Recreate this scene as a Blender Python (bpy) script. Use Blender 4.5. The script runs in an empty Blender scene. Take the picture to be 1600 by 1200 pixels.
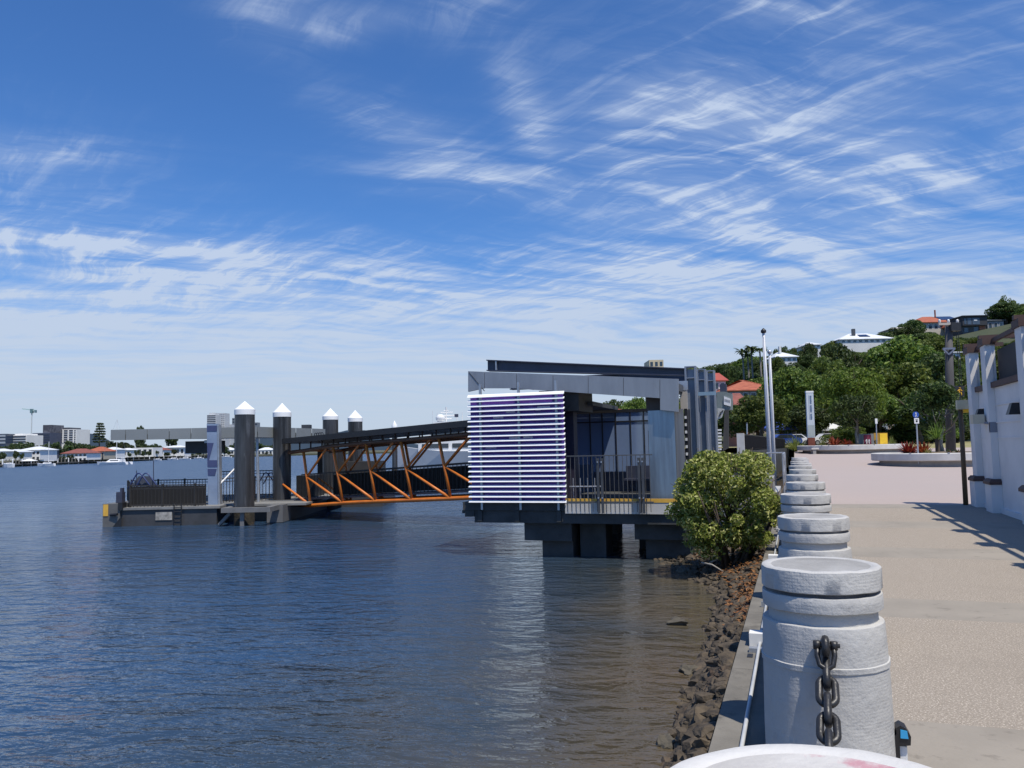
import bpy, bmesh, math, random
import numpy as np
from mathutils import Vector, Matrix, noise
random.seed(7); rng = np.random.default_rng(7)
S = bpy.context.scene
R = math.radians
V = Vector

# ------------------------------------------------------------------ camera
F = 1250.0; ROLL = 0.021; PITCH = math.atan(100 / 1250); YAW = R(19.42); CAM = V((0, 0, 1.6))
f0 = V((-math.sin(YAW) * math.cos(PITCH), math.cos(YAW) * math.cos(PITCH), math.sin(PITCH)))
r0 = V((math.cos(YAW), math.sin(YAW), 0)); u0 = r0.cross(f0)
fh = V((-math.sin(YAW), math.cos(YAW), 0))
cam = bpy.data.objects.new('camera', bpy.data.cameras.new('camera'))
S.collection.objects.link(cam)
cr = (r0 - u0 * ROLL).normalized(); cu = (u0 + r0 * ROLL).normalized()
m3 = Matrix((cr, cu, -f0)).transposed()
cam.matrix_world = Matrix.Translation(CAM) @ m3.to_4x4()
cam.data.sensor_width = 36; cam.data.lens = 36 * F / 1600
cam.data.clip_start = 0.05; cam.data.clip_end = 20000
S.camera = cam

# ------------------------------------------------------------------ sun, sky, exposure
SUN_EL = R(65); sun_h = V((0.788, -0.616, 0)).normalized()
SUN = sun_h * math.cos(SUN_EL) + V((0, 0, math.sin(SUN_EL)))
sl = bpy.data.lights.new('sun', 'SUN'); sl.energy = 4.9; sl.angle = R(0.53); sl.color = (1.0, 0.93, 0.81)
so = bpy.data.objects.new('sun', sl); S.collection.objects.link(so)
so.rotation_euler = SUN.to_track_quat('Z', 'Y').to_euler(); so.location = (10, -5, 40)
S.view_settings.view_transform = 'Standard'; S.view_settings.look = 'None'
S.view_settings.exposure = 0.0; S.view_settings.gamma = 1.0

def ray(x, y):
    u = x - 800.0; v = y - 600.0
    return f0 * F + r0 * (u - ROLL * v) - u0 * (v + ROLL * u)
def onX(x, y, X): d = ray(x, y); return CAM + d * (X / d.x)
def onY(x, y, Y): d = ray(x, y); return CAM + d * (Y / d.y)
def onZ(x, y, Z): d = ray(x, y); return CAM + d * ((Z - 1.6) / d.z)
def onD(x, y, D): d = ray(x, y); return CAM + d * (D / d.dot(fh))
def onP(x, y, p, n): d = ray(x, y); return CAM + d * ((p - CAM).dot(n) / d.dot(n))
def fr(lat, dep, z=0.0): return r0 * lat + fh * dep + V((0, 0, z))

def make_world():
    w = bpy.data.worlds.new('World'); S.world = w; w.use_nodes = True
    nt = w.node_tree; nt.nodes.clear(); N = nt.nodes.new; L = nt.links.new
    def mt(op, a, b=None, c=None, clamp=False):
        n = N('ShaderNodeMath'); n.operation = op; n.use_clamp = clamp
        for i, q in enumerate((a, b, c)):
            if q is None: continue
            if isinstance(q, (int, float)): n.inputs[i].default_value = q
            else: L(q, n.inputs[i])
        return n.outputs[0]
    def dot(v, c):
        n = N('ShaderNodeVectorMath'); n.operation = 'DOT_PRODUCT'; L(v, n.inputs[0]); n.inputs[1].default_value = tuple(c); return n.outputs['Value']
    def sstep(x, a, b):
        n = N('ShaderNodeMapRange'); n.interpolation_type = 'SMOOTHSTEP'; L(x, n.inputs[0])
        n.inputs[1].default_value = a; n.inputs[2].default_value = b; return n.outputs[0]
    out = N('ShaderNodeOutputWorld'); bg = N('ShaderNodeBackground'); L(bg.outputs[0], out.inputs[0])
    sky = N('ShaderNodeTexSky'); sky.sky_type = 'NISHITA'; sky.sun_disc = False
    sky.sun_elevation = SUN_EL; sky.sun_rotation = math.atan2(SUN.x, SUN.y)
    sky.air_density = 1.0; sky.dust_density = 0.6; sky.ozone_density = 2.2
    tc = N('ShaderNodeTexCoord'); d = tc.outputs['Generated']
    hs = N('ShaderNodeHueSaturation'); hs.inputs['Saturation'].default_value = 1.0; hs.inputs['Value'].default_value = 1.0
    tint = N('ShaderNodeMix'); tint.data_type = 'RGBA'; tint.blend_type = 'MULTIPLY'; tint.inputs['Factor'].default_value = 1; L(sky.outputs[0], tint.inputs['A']); tint.inputs['B'].default_value = (.49, .87, 1.36, 1); L(tint.outputs['Result'], hs.inputs['Color'])
    # cirrus laid on a high flat sheet: direction / height above the horizon
    sep = N('ShaderNodeSeparateXYZ'); L(d, sep.inputs[0]); z = sep.outputs[2]
    zz = mt('ADD', mt('MAXIMUM', z, 0.0), 0.10)
    cx = mt('DIVIDE', dot(d, r0), zz); cy = mt('DIVIDE', dot(d, fh), zz)
    cmb = N('ShaderNodeCombineXYZ'); L(cx, cmb.inputs[0]); L(cy, cmb.inputs[1])
    def noise_tex(vec, scale, detail, rough, dist, rot=0, sc=(1, 1, 1), loc=(0, 0, 0)):
        mp = N('ShaderNodeMapping'); mp.vector_type = 'TEXTURE'; L(vec, mp.inputs[0]); mp.inputs['Rotation'].default_value = (0, 0, rot); mp.inputs['Scale'].default_value = tuple(1 / q for q in sc); mp.inputs['Location'].default_value = loc
        n = N('ShaderNodeTexNoise'); L(mp.outputs[0], n.inputs['Vector']); n.inputs['Scale'].default_value = scale; n.inputs['Detail'].default_value = detail
        n.inputs['Roughness'].default_value = rough; n.inputs['Distortion'].default_value = dist; return n
    big = noise_tex(cmb.outputs[0], 1.3, 4, 0.5, 0.0)
    wv = N('ShaderNodeVectorMath'); wv.operation = 'MULTIPLY_ADD'; L(big.outputs['Color'], wv.inputs[0]); wv.inputs[1].default_value = (0.42, 0.42, 0); L(cmb.outputs[0], wv.inputs[2])
    warped = wv.outputs[0]
    streak = noise_tex(warped, 3.0, 14, 0.63, 0.25, R(20), (0.42, 1.7, 1)).outputs[0]
    fine = noise_tex(warped, 5.5, 14, 0.66, 0.35, R(-42), (0.40, 2.1, 1), (3, 1, 0)).outputs[0]
    wisp = mt('ADD', mt('MULTIPLY', streak, 0.45), mt('MULTIPLY', fine, 0.55))
    tot = None
    # (px, py, half width, half height, turn in degrees, strength): where the wisps stand in the sky
    blobs = [(1130, 250, 175, 130, 15, 1.0), (1070, 215, 120, 70, -35, .8), (1200, 330, 130, 42, -14, .9), (650, 215, 95, 34, 25, .75), (740, 285, 130, 26, 8, .7),
             (832, 195, 26, 75, -25, .95), (1400, 258, 52, 36, -25, 1.15), (1520, 270, 150, 24, -31, .85), (1240, 20, 62, 22, 5, .85), (1130, 100, 150, 55, -25, .45),
             (1420, 110, 260, 90, -15, .42), (425, 15, 60, 40, 10, .65), (560, 40, 60, 18, -10, .45), (730, 15, 80, 35, 5, .45), (30, 232, 115, 14, 2, .85), (20, 300, 150, 60, 3, .4),
             (200, 395, 130, 34, 12, .95), (330, 410, 140, 28, 4, .7), (900, 400, 260, 22, 4, .4), (90, 485, 140, 22, -2, .8), (700, 430, 420, 40, 4, .55), (1250, 285, 60, 18, -22, .8), (560, 455, 260, 20, 6, .55), (1150, 395, 300, 26, -9, .5)]
    for px, py, hw, hh, a, st in blobs:
        c = ray(px, py).normalized()
        e1 = r0 - c * r0.dot(c); e1.normalize(); e2 = c.cross(e1) * -1; ca, sa = math.cos(R(a)), math.sin(R(a))
        g1 = (e1 * ca - e2 * sa) if False else (e1 * ca + (e2 * -sa if e2.z > 0 else e2 * sa)); g2 = c.cross(g1)
        s = 1 / F
        uu = mt('MULTIPLY', dot(d, g1 / (hw * s)), 1.0); vv = mt('MULTIPLY', dot(d, g2 / (hh * s)), 1.0)
        q = mt('ADD', mt('MULTIPLY', uu, uu), mt('MULTIPLY', vv, vv))
        g = mt('MULTIPLY', mt('POWER', 2.718, mt('MULTIPLY', q, -0.8)), st)
        g = mt('MULTIPLY', g, mt('GREATER_THAN', dot(d, c), 0.0))
        tot = g if tot is None else mt('ADD', tot, g)
    tot = mt('MINIMUM', tot, 1.25)
    wl = mt('MULTIPLY', sstep(wisp, 0.455, 0.69), mt('MULTIPLY', tot, 0.90))
    soft = mt('MULTIPLY', mt('MULTIPLY', tot, sstep(streak, 0.25, 0.7)), 0.36)
    cl1 = mt('ADD', wl, soft)
    # thin veil that thickens towards the horizon, torn along its upper edge
    zw = mt('ADD', z, mt('MULTIPLY', mt('SUBTRACT', wisp, 0.5), -0.24))
    veil = sstep(zw, 0.262, 0.125)
    vtex = mt('ADD', 0.66, mt('MULTIPLY', sstep(streak, 0.28, 0.72), 0.36))
    veil = mt('MULTIPLY', veil, vtex)
    hz = mt('MULTIPLY', sstep(z, 0.16, 0.0), 0.72); front = sstep(dot(d, fh), -.35, .35); veil = mt('MULTIPLY', veil, front)  # veil cleared behind the camera to lower the sky fill
    scat = mt('MULTIPLY', sstep(wisp, 0.56, 0.80), 0.05)
    cov = mt('ADD', mt('ADD', cl1, scat), veil)
    cov = mt('SUBTRACT', 1.0, mt('MULTIPLY', mt('SUBTRACT', 1.0, mt('MINIMUM', cov, 0.93)), mt('SUBTRACT', 1.0, hz)))
    cov = mt('MINIMUM', cov, 0.94)
    mx = N('ShaderNodeMix'); mx.data_type = 'RGBA'; L(cov, mx.inputs['Factor']); L(hs.outputs[0], mx.inputs['A'])
    # Background strength below is SKY_S: cloud radiance is given before that factor
    SKY_S = 0.105
    k = 1 / SKY_S
    cc = N('ShaderNodeMix'); cc.data_type = 'RGBA'; L(sstep(z, 0.0, 0.30), cc.inputs['Factor'])
    cc.inputs['A'].default_value = (0.54 * k, 0.63 * k, 0.76 * k, 1); cc.inputs['B'].default_value = (0.56 * k, 0.66 * k, 0.84 * k, 1)
    L(cc.outputs['Result'], mx.inputs['B'])
    L(mx.outputs['Result'], bg.inputs[0]); bg.inputs[1].default_value = SKY_S
make_world()

# ------------------------------------------------------------------ helpers
WATER = -1.4
_mats = {}
def M(name, c1, c2=None, scale=4.0, rough=0.65, metal=0.0, bump=0.0, bscale=30.0, dist=0.01, stretch=(1, 1, 1), lo=0.35, hi=0.65, spec=0.5, extra=None, detail=6, rand=False):
    if name in _mats: return _mats[name]
    m = bpy.data.materials.new(name); m.use_nodes = True; nt = m.node_tree; N = nt.nodes.new; L = nt.links.new
    b = nt.nodes['Principled BSDF']; b.inputs['Roughness'].default_value = rough; b.inputs['Metallic'].default_value = metal
    b.inputs['Specular IOR Level'].default_value = spec
    tc = N('ShaderNodeTexCoord'); oi = N('ShaderNodeObjectInfo')
    va = N('ShaderNodeVectorMath'); va.operation = 'MULTIPLY_ADD'; L(oi.outputs['Random'], va.inputs[0]); va.inputs[1].default_value = (37, 23, 11); L(tc.outputs['Object'], va.inputs[2])
    mp = N('ShaderNodeMapping'); L(va.outputs[0], mp.inputs[0]); mp.inputs['Scale'].default_value = stretch
    b.inputs['Base Color'].default_value = (*c1, 1)
    if c2 is None: c2 = tuple(min(1, x * 0.78) for x in c1)
    n = N('ShaderNodeTexNoise'); L(mp.outputs[0], n.inputs['Vector']); n.inputs['Scale'].default_value = scale; n.inputs['Detail'].default_value = detail; n.inputs['Roughness'].default_value = 0.62
    cr_ = N('ShaderNodeValToRGB'); L(n.outputs[0], cr_.inputs[0]); e = cr_.color_ramp.elements
    e[0].position = lo; e[0].color = (*c1, 1); e[1].position = hi; e[1].color = (*c2, 1)
    col = cr_.outputs[0]
    if rand:
        gi = N('ShaderNodeHueSaturation'); L(col, gi.inputs['Color']); rr = N('ShaderNodeMapRange'); L(oi.outputs['Random'], rr.inputs[0]); rr.inputs[3].default_value = 0.75; rr.inputs[4].default_value = 1.2; L(rr.outputs[0], gi.inputs['Value']); col = gi.outputs[0]
    if extra: col = extra(nt, col, mp.outputs[0])
    L(col, b.inputs['Base Color'])
    if bump:
        n2 = N('ShaderNodeTexNoise'); L(mp.outputs[0], n2.inputs['Vector']); n2.inputs['Scale'].default_value = bscale; n2.inputs['Detail'].default_value = 5
        bp = N('ShaderNodeBump'); bp.inputs['Strength'].default_value = bump; bp.inputs['Distance'].default_value = dist; L(n2.outputs[0], bp.inputs['Height']); L(bp.outputs[0], b.inputs['Normal'])
    _mats[name] = m; return m

class MB:
    def __init__(s): s.v = []; s.f = []; s.mi = []; s.cur = 0
    def add(s, vs, fs):
        o = len(s.v); s.v += [tuple(p) for p in vs]; s.f += [tuple(i + o for i in f) for f in fs]; s.mi += [s.cur] * len(fs); return s
    def hexa(s, p):  # 8 corners: bottom 0-3, top 4-7
        return s.add(p, [(3, 2, 1, 0), (4, 5, 6, 7), (0, 1, 5, 4), (1, 2, 6, 5), (2, 3, 7, 6), (3, 0, 4, 7)])
    def box(s, x0, x1, y0, y1, z0, z1):
        x0, x1 = sorted((x0, x1)); y0, y1 = sorted((y0, y1)); z0, z1 = sorted((z0, z1))
        return s.hexa([(x0, y0, z0), (x1, y0, z0), (x1, y1, z0), (x0, y1, z0), (x0, y0, z1), (x1, y0, z1), (x1, y1, z1), (x0, y1, z1)])
    def obox(s, c, ax, ay, az):
        c = V(c); ax = V(ax); ay = V(ay); az = V(az)
        return s.hexa([c - ax - ay - az, c + ax - ay - az, c + ax + ay - az, c - ax + ay - az, c - ax - ay + az, c + ax - ay + az, c + ax + ay + az, c - ax + ay + az])
    def fbox(s, l0, l1, d0, d1, z0, z1):  # box square to the view heading
        c = fr((l0 + l1) / 2, (d0 + d1) / 2, (z0 + z1) / 2)
        return s.obox(c, r0 * (abs(l1 - l0) / 2), fh * (abs(d1 - d0) / 2), (0, 0, abs(z1 - z0) / 2))
    def prism(s, poly, off):
        poly = [V(p) for p in poly]; off = V(off); n = len(poly)
        nn = V((0, 0, 0))
        for i in range(n): nn += poly[i].cross(poly[(i + 1) % n])
        if nn.dot(off) > 0: poly.reverse()
        vs = poly + [p + off for p in poly]
        fs = [tuple(range(n)), tuple(range(2 * n - 1, n - 1, -1))] + [((i + 1) % n, i, n + i, n + (i + 1) % n) for i in range(n)]
        return s.add(vs, fs)
    def bar(s, a, b, w, h, up=(0, 0, 1)):
        a = V(a); b = V(b); d = (b - a); l = d.length; d.normalize(); side = d.cross(V(up))
        if side.length < 1e-4: side = d.cross(V((1, 0, 0)))
        side.normalize(); u = side.cross(d)
        return s.obox((a + b) / 2, side * (w / 2), d * (l / 2), u * (h / 2)) if False else s.hexa([a - side * w / 2 - u * h / 2, a + side * w / 2 - u * h / 2, b + side * w / 2 - u * h / 2, b - side * w / 2 - u * h / 2, a - side * w / 2 + u * h / 2, a + side * w / 2 + u * h / 2, b + side * w / 2 + u * h / 2, b - side * w / 2 + u * h / 2])
    def tube(s, pts, r, n=8, closed=False):
        pts = [V(p) for p in pts]; k = len(pts); rs = r if isinstance(r, (list, tuple)) else [r] * k
        prev = None; rings = []
        for i, p in enumerate(pts):
            if closed: t = pts[(i + 1) % k] - pts[i - 1]
            else: t = pts[min(i + 1, k - 1)] - pts[max(i - 1, 0)]
            t.normalize()
            if prev is None:
                a = t.cross(V((0, 0, 1)))
                if a.length < 1e-3: a = t.cross(V((1, 0, 0)))
            else: a = prev - t * prev.dot(t)
            a.normalize(); prev = a; b = t.cross(a)
            rings.append([p + (a * math.cos(2 * math.pi * j / n) + b * math.sin(2 * math.pi * j / n)) * rs[i] for j in range(n)])
        vs = [q for ring in rings for q in ring]; fs = []
        for i in range(k if closed else k - 1):
            i2 = (i + 1) % k
            for j in range(n): fs.append((i * n + j, i * n + (j + 1) % n, i2 * n + (j + 1) % n, i2 * n + j))
        if not closed: fs += [tuple(range(n - 1, -1, -1)), tuple(range((k - 1) * n, k * n))]
        return s.add(vs, fs)
    def lathe(s, c, prof, n=32, cap=True, axis=None):
        c = V(c); vs = []; fs = []
        for r, z in prof:
            for j in range(n): a = 2 * math.pi * j / n; vs.append(c + V((r * math.cos(a), r * math.sin(a), z)))
        for i in range(len(prof) - 1):
            for j in range(n): fs.append((i * n + j, i * n + (j + 1) % n, (i + 1) * n + (j + 1) % n, (i + 1) * n + j))
        if cap: fs += [tuple(range(n - 1, -1, -1)), tuple(range((len(prof) - 1) * n, len(prof) * n))]
        return s.add(vs, fs)
    def build(s, name, mats, parent=None, smooth=False, angle=None):
        me = bpy.data.meshes.new(name); me.from_pydata(s.v, [], s.f)
        if not isinstance(mats, (list, tuple)): mats = [mats]
        for m in mats: me.materials.append(m)
        if len(mats) > 1: me.polygons.foreach_set('material_index', s.mi)
        if smooth: me.polygons.foreach_set('use_smooth', [True] * len(me.polygons))
        if angle:
            me.polygons.foreach_set('use_smooth', [True] * len(me.polygons)); me.set_sharp_from_angle(angle=R(angle))
        me.validate(); me.update()
        o = bpy.data.objects.new(name, me); S.collection.objects.link(o)
        if parent is not None:
            o.parent = parent
            if parent.parent is None: o.location = -parent.location
        return o

def tag(o, label, cat, group=None):
    o['label'] = label; o['category'] = cat
    if group: o['group'] = group
    return o
def thing(name, label, cat, loc=(0, 0, 0), group=None):
    o = bpy.data.objects.new(name, None); S.collection.objects.link(o); o.location = loc; o.empty_display_size = 0.3
    return tag(o, label, cat, group)
def structure(o): o['kind'] = 'structure'; return o
def stuff(o, label=None, cat=None):
    o['kind'] = 'stuff'
    if label: o['label'] = label
    if cat: o['category'] = cat
    return o
def dup(root, label=None, group=None, loc=None, rotz=None, scale=None):
    r = root.copy(); S.collection.objects.link(r)
    for ch in root.children:
        c = ch.copy(); S.collection.objects.link(c); c.parent = r
        for g in ch.children: q = g.copy(); S.collection.objects.link(q); q.parent = c
    if label: r['label'] = label
    if group: r['group'] = group
    if loc is not None: r.location = loc
    if rotz is not None: r.rotation_euler = (0, 0, rotz)
    if scale is not None: r.scale = scale if isinstance(scale, (tuple, list)) else (scale,) * 3
    return r

# ------------------------------------------------------------------ materials
def wear(c, lo, hi, sc, amt=1.0, seed=0):
    def f(nt, col, vec):
        n = nt.nodes.new('ShaderNodeTexNoise'); mp = nt.nodes.new('ShaderNodeMapping'); mp.inputs['Location'].default_value = (seed, seed * 2, 0); nt.links.new(vec, mp.inputs[0]); nt.links.new(mp.outputs[0], n.inputs['Vector'])
        n.inputs['Scale'].default_value = sc; n.inputs['Detail'].default_value = 8; n.inputs['Roughness'].default_value = 0.7
        mr = nt.nodes.new('ShaderNodeMapRange'); nt.links.new(n.outputs[0], mr.inputs[0]); mr.inputs[1].default_value = lo; mr.inputs[2].default_value = hi; mr.inputs[4].default_value = amt
        mx = nt.nodes.new('ShaderNodeMix'); mx.data_type = 'RGBA'; nt.links.new(mr.outputs[0], mx.inputs['Factor']); nt.links.new(col, mx.inputs['A']); mx.inputs['B'].default_value = (*c, 1)
        return mx.outputs['Result']
    return f
white = M('white_paint', (.78, .78, .77), (.66, .66, .65), 1.5)
wallwhite = M('white_render', (.80, .785, .77), (.68, .67, .66), 0.9, bump=.25, bscale=60, rough=.8)
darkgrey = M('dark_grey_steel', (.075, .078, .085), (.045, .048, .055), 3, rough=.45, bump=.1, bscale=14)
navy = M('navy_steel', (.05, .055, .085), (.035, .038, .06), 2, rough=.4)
midgrey = M('grey_metal_panel', (.28, .30, .33), (.23, .25, .28), 1.6, rough=.4, metal=.2, stretch=(1.6, 1.6, .5), extra=wear((.17, .175, .185), .58, .78, 1.1, .6))
steel = M('brushed_steel', (.30, .36, .42), (.22, .25, .29), 2.0, rough=.32, metal=.75, stretch=(4, 4, .35))
steel2 = M('weathered_steel', (.26, .25, .24), (.19, .18, .18), 2.0, rough=.45, metal=.55, stretch=(4, 4, .35))
galv = M('galvanised_steel', (.48, .50, .53), (.36, .38, .41), 5, rough=.4, metal=.6)
purple = M('violet_backing', (.11, .035, .32), (.08, .03, .25), 2, rough=.6)
orange = M('orange_paint', (.64, .185, .024), (.48, .13, .02), 2.5, rough=.45, extra=wear((.25, .09, .04), .62, .75, 3, .7))
black = M('black_metal', (.012, .012, .014), (.02, .02, .022), 6, rough=.45)
blackwood = M('dark_brown_timber', (.07, .038, .028), (.045, .025, .02), 6, rough=.7, stretch=(1, 1, 1))
conc = M('grey_concrete', (.34, .335, .32), (.24, .235, .225), 1.6, rough=.85, bump=.35, bscale=40)
darkconc = M('weathered_concrete', (.20, .19, .17), (.12, .115, .10), 2.2, rough=.9, bump=.5, bscale=25, extra=wear((.05, .048, .04), .52, .68, 2.1, .8))
piercon = M('shade_dark_concrete', (.065, .066, .066), (.035, .037, .037), 1.5, rough=.85, bump=.4, bscale=20)  # concrete colour darkened to deepen the under-deck shade
palecon = M('pale_concrete', (.58, .565, .54), (.47, .455, .43), 1.2, rough=.85, bump=.3, bscale=30)
yellow = M('yellow_paint', (.75, .44, .07), (.62, .35, .05), 4, rough=.6)
brightyellow = M('bright_yellow', (.85, .55, .03), (.78, .48, .02), 4, rough=.5)
red = M('deep_red', (.22, .025, .03), (.16, .02, .025), 4)
rust = M('rust_red_steel', (.20, .055, .028), (.14, .035, .02), 4)
blue = M('sign_blue', (.02, .08, .38), (.02, .07, .33), 5, rough=.4)
skyblue = M('bright_blue', (.05, .38, .72), (.04, .34, .66), 5, rough=.3)
def glassy(name, c, rough=.08):
    return M(name, c, tuple(x * .85 for x in c), .6, rough=rough, spec=.9)
dglass = glassy('dark_blue_glass', (.18, .25, .40), .06)
win = glassy('window_glass', (.03, .04, .055), .1)
terracotta = M('terracotta_tile', (.40, .12, .06), (.28, .075, .04), 1.2, rough=.8, bump=.6, bscale=3)
redtile = M('dull_red_tile', (.26, .085, .065), (.17, .055, .045), 1.0, rough=.8, bump=.6, bscale=3)
brick = M('red_brick', (.30, .10, .06), (.22, .07, .045), 2)
whiteroof = M('white_sheet_roof', (.72, .74, .76), (.62, .64, .66), .5, rough=.5)
cream = M('cream_render', (.62, .52, .34), (.52, .44, .30), .5)
pinkplas = None
bark = M('bark', (.12, .09, .065), (.06, .045, .035), 8, rough=.9, bump=.6, bscale=20, stretch=(1, 1, .3))
soil = M('planter_mulch', (.20, .15, .09), (.10, .075, .05), 9, rough=.95, bump=.8, bscale=25)

def leafmat(name, ca, cb, cc, tr=.35):
    m = bpy.data.materials.new(name); m.use_nodes = True; nt = m.node_tree; N = nt.nodes.new; L = nt.links.new; nt.nodes.clear()
    out = N('ShaderNodeOutputMaterial'); g = N('ShaderNodeNewGeometry'); oi = N('ShaderNodeObjectInfo')
    r_ = N('ShaderNodeValToRGB'); L(g.outputs['Random Per Island'], r_.inputs[0]); e = r_.color_ramp.elements
    e[0].color = (*ca, 1); e[1].color = (*cc, 1); k = e.new(.55); k.color = (*cb, 1)
    hs = N('ShaderNodeHueSaturation'); L(r_.outputs[0], hs.inputs['Color'])
    mr = N('ShaderNodeMapRange'); L(oi.outputs['Random'], mr.inputs[0]); mr.inputs[3].default_value = .75; mr.inputs[4].default_value = 1.25; L(mr.outputs[0], hs.inputs['Value'])
    mh = N('ShaderNodeMapRange'); L(oi.outputs['Random'], mh.inputs[0]); mh.inputs[3].default_value = .485; mh.inputs[4].default_value = .515; L(mh.outputs[0], hs.inputs['Hue'])
    p = N('ShaderNodeBsdfPrincipled'); p.inputs['Roughness'].default_value = .5; p.inputs['Specular IOR Level'].default_value = .28; L(hs.outputs[0], p.inputs['Base Color'])
    t = N('ShaderNodeBsdfTranslucent'); hs2 = N('ShaderNodeHueSaturation'); hs2.inputs['Value'].default_value = 1.3; L(hs.outputs[0], hs2.inputs['Color']); L(hs2.outputs[0], t.inputs[0])
    mx = N('ShaderNodeMixShader'); mx.inputs[0].default_value = tr; L(p.outputs[0], mx.inputs[1]); L(t.outputs[0], mx.inputs[2]); L(mx.outputs[0], out.inputs[0])
    return m
lf_mid = leafmat('mid_green_leaves', (.046, .078, .016), (.10, .148, .027), (.18, .225, .042))
lf_dark = leafmat('dark_green_leaves', (.025, .046, .013), (.052, .084, .021), (.095, .13, .03), .25)
lf_lime = leafmat('light_green_leaves', (.07, .115, .018), (.12, .18, .026), (.20, .26, .045), .4)
lf_mang = leafmat('mangrove_leaves', (.105, .16, .028), (.29, .36, .06), (.62, .63, .26), .3)
lf_red = leafmat('red_bromeliad_leaves', (.12, .02, .012), (.24, .045, .02), (.34, .10, .04), .3)
lf_grass = leafmat('yellow_green_grass', (.12, .15, .03), (.20, .22, .06), (.30, .30, .10), .4)
lf_far = leafmat('distant_leaves', (.030, .050, .022), (.052, .075, .028), (.085, .11, .038), .2)

# ------------------------------------------------------------------ setting: water
def make_water():
    m = bpy.data.materials.new('river_water'); m.use_nodes = True; nt = m.node_tree; N = nt.nodes.new; L = nt.links.new
    b = nt.nodes['Principled BSDF']; b.inputs['Roughness'].default_value = .05; b.inputs['IOR'].default_value = 1.6
    tc = N('ShaderNodeTexCoord'); o = tc.outputs['Object']
    # silt: brown near the bank, dark blue-green offshore
    sp = N('ShaderNodeSeparateXYZ'); L(o, sp.inputs[0])
    nz = N('ShaderNodeTexNoise'); L(o, nz.inputs['Vector']); nz.inputs['Scale'].default_value = .35; nz.inputs['Detail'].default_value = 4
    ad = N('ShaderNodeMath'); ad.operation = 'MULTIPLY_ADD'; L(nz.outputs[0], ad.inputs[0]); ad.inputs[1].default_value = 5.0; L(sp.outputs[0], ad.inputs[2])
    cr_ = N('ShaderNodeValToRGB'); mr = N('ShaderNodeMapRange'); L(ad.outputs[0], mr.inputs[0]); mr.inputs[1].default_value = -6; mr.inputs[2].default_value = 2.2
    L(mr.outputs[0], cr_.inputs[0]); e = cr_.color_ramp.elements
    e[0].position = 0; e[0].color = (.022, .050, .098, 1); e[1].position = 1; e[1].color = (.105, .075, .040, 1); k = e.new(.5); k.color = (.034, .046, .056, 1)
    k = e.new(.78); k.color = (.085, .070, .044, 1)
    L(cr_.outputs[0], b.inputs['Base Color'])
    def nt_(scale, sc, rot, det, rough=.55, dist=0.0):
        mp = N('ShaderNodeMapping'); mp.vector_type = 'TEXTURE'; L(o, mp.inputs[0]); mp.inputs['Rotation'].default_value = (0, 0, R(19.4) + rot); mp.inputs['Scale'].default_value = tuple(1 / q for q in sc)
        n = N('ShaderNodeTexNoise'); L(mp.outputs[0], n.inputs['Vector']); n.inputs['Scale'].default_value = scale; n.inputs['Detail'].default_value = det; n.inputs['Roughness'].default_value = rough; n.inputs['Distortion'].default_value = dist
        return n.outputs[0]
    a1 = nt_(1.9, (.6, 1.25, 1), R(-8), 3, .5, .5); a2 = nt_(6.5, (.65, 1.15, 1), R(-22), 3, .55, .5); a5 = nt_(.55, (.6, 1.3, 1), R(4), 4, .6); a3 = nt_(.16, (.7, 1.3, 1), R(-8), 3); a4 = nt_(17.0, (.7, 1.2, 1), R(-5), 3, .6)
    def mt(op, a, b_):
        n = N('ShaderNodeMath'); n.operation = op
        for i, q in enumerate((a, b_)):
            if isinstance(q, (int, float)): n.inputs[i].default_value = q
            else: L(q, n.inputs[i])
        return n.outputs[0]
    # gust patches: calmer and rougher areas
    g = N('ShaderNodeMapRange'); L(nt_(.05, (.5, 1.6, 1), R(10), 4, .6, .5), g.inputs[0]); g.inputs[1].default_value = .38; g.inputs[2].default_value = .62; g.inputs[3].default_value = .55; g.inputs[4].default_value = 1.15
    h = mt('ADD', mt('MULTIPLY', a1, .15), mt('ADD', mt('MULTIPLY', a2, .050), mt('MULTIPLY', a4, .006)))
    h = mt('MULTIPLY', h, g.outputs[0]); off = N('ShaderNodeMapRange'); L(sp.outputs[0], off.inputs[0]); off.inputs[1].default_value = -14; off.inputs[2].default_value = -70
    rg = N('ShaderNodeMapRange'); L(off.outputs[0], rg.inputs[0]); rg.inputs[3].default_value = .05; rg.inputs[4].default_value = .30; L(rg.outputs[0], b.inputs['Roughness'])
    h = mt('ADD', h, mt('ADD', mt('MULTIPLY', a3, .35), mt('MULTIPLY', mt('MULTIPLY', a5, .55), off.outputs[0])))
    bp = N('ShaderNodeBump'); bp.inputs['Strength'].default_value = 1.0; bp.inputs['Distance'].default_value = 1.0; L(h, bp.inputs['Height']); L(bp.outputs[0], b.inputs['Normal'])
    mb = MB(); mb.add([(-9000, -60, WATER), (60, -60, WATER), (60, 9000, WATER), (-9000, 9000, WATER)], [(0, 1, 2, 3)])
    structure(mb.build('water', m))
make_water()

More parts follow.
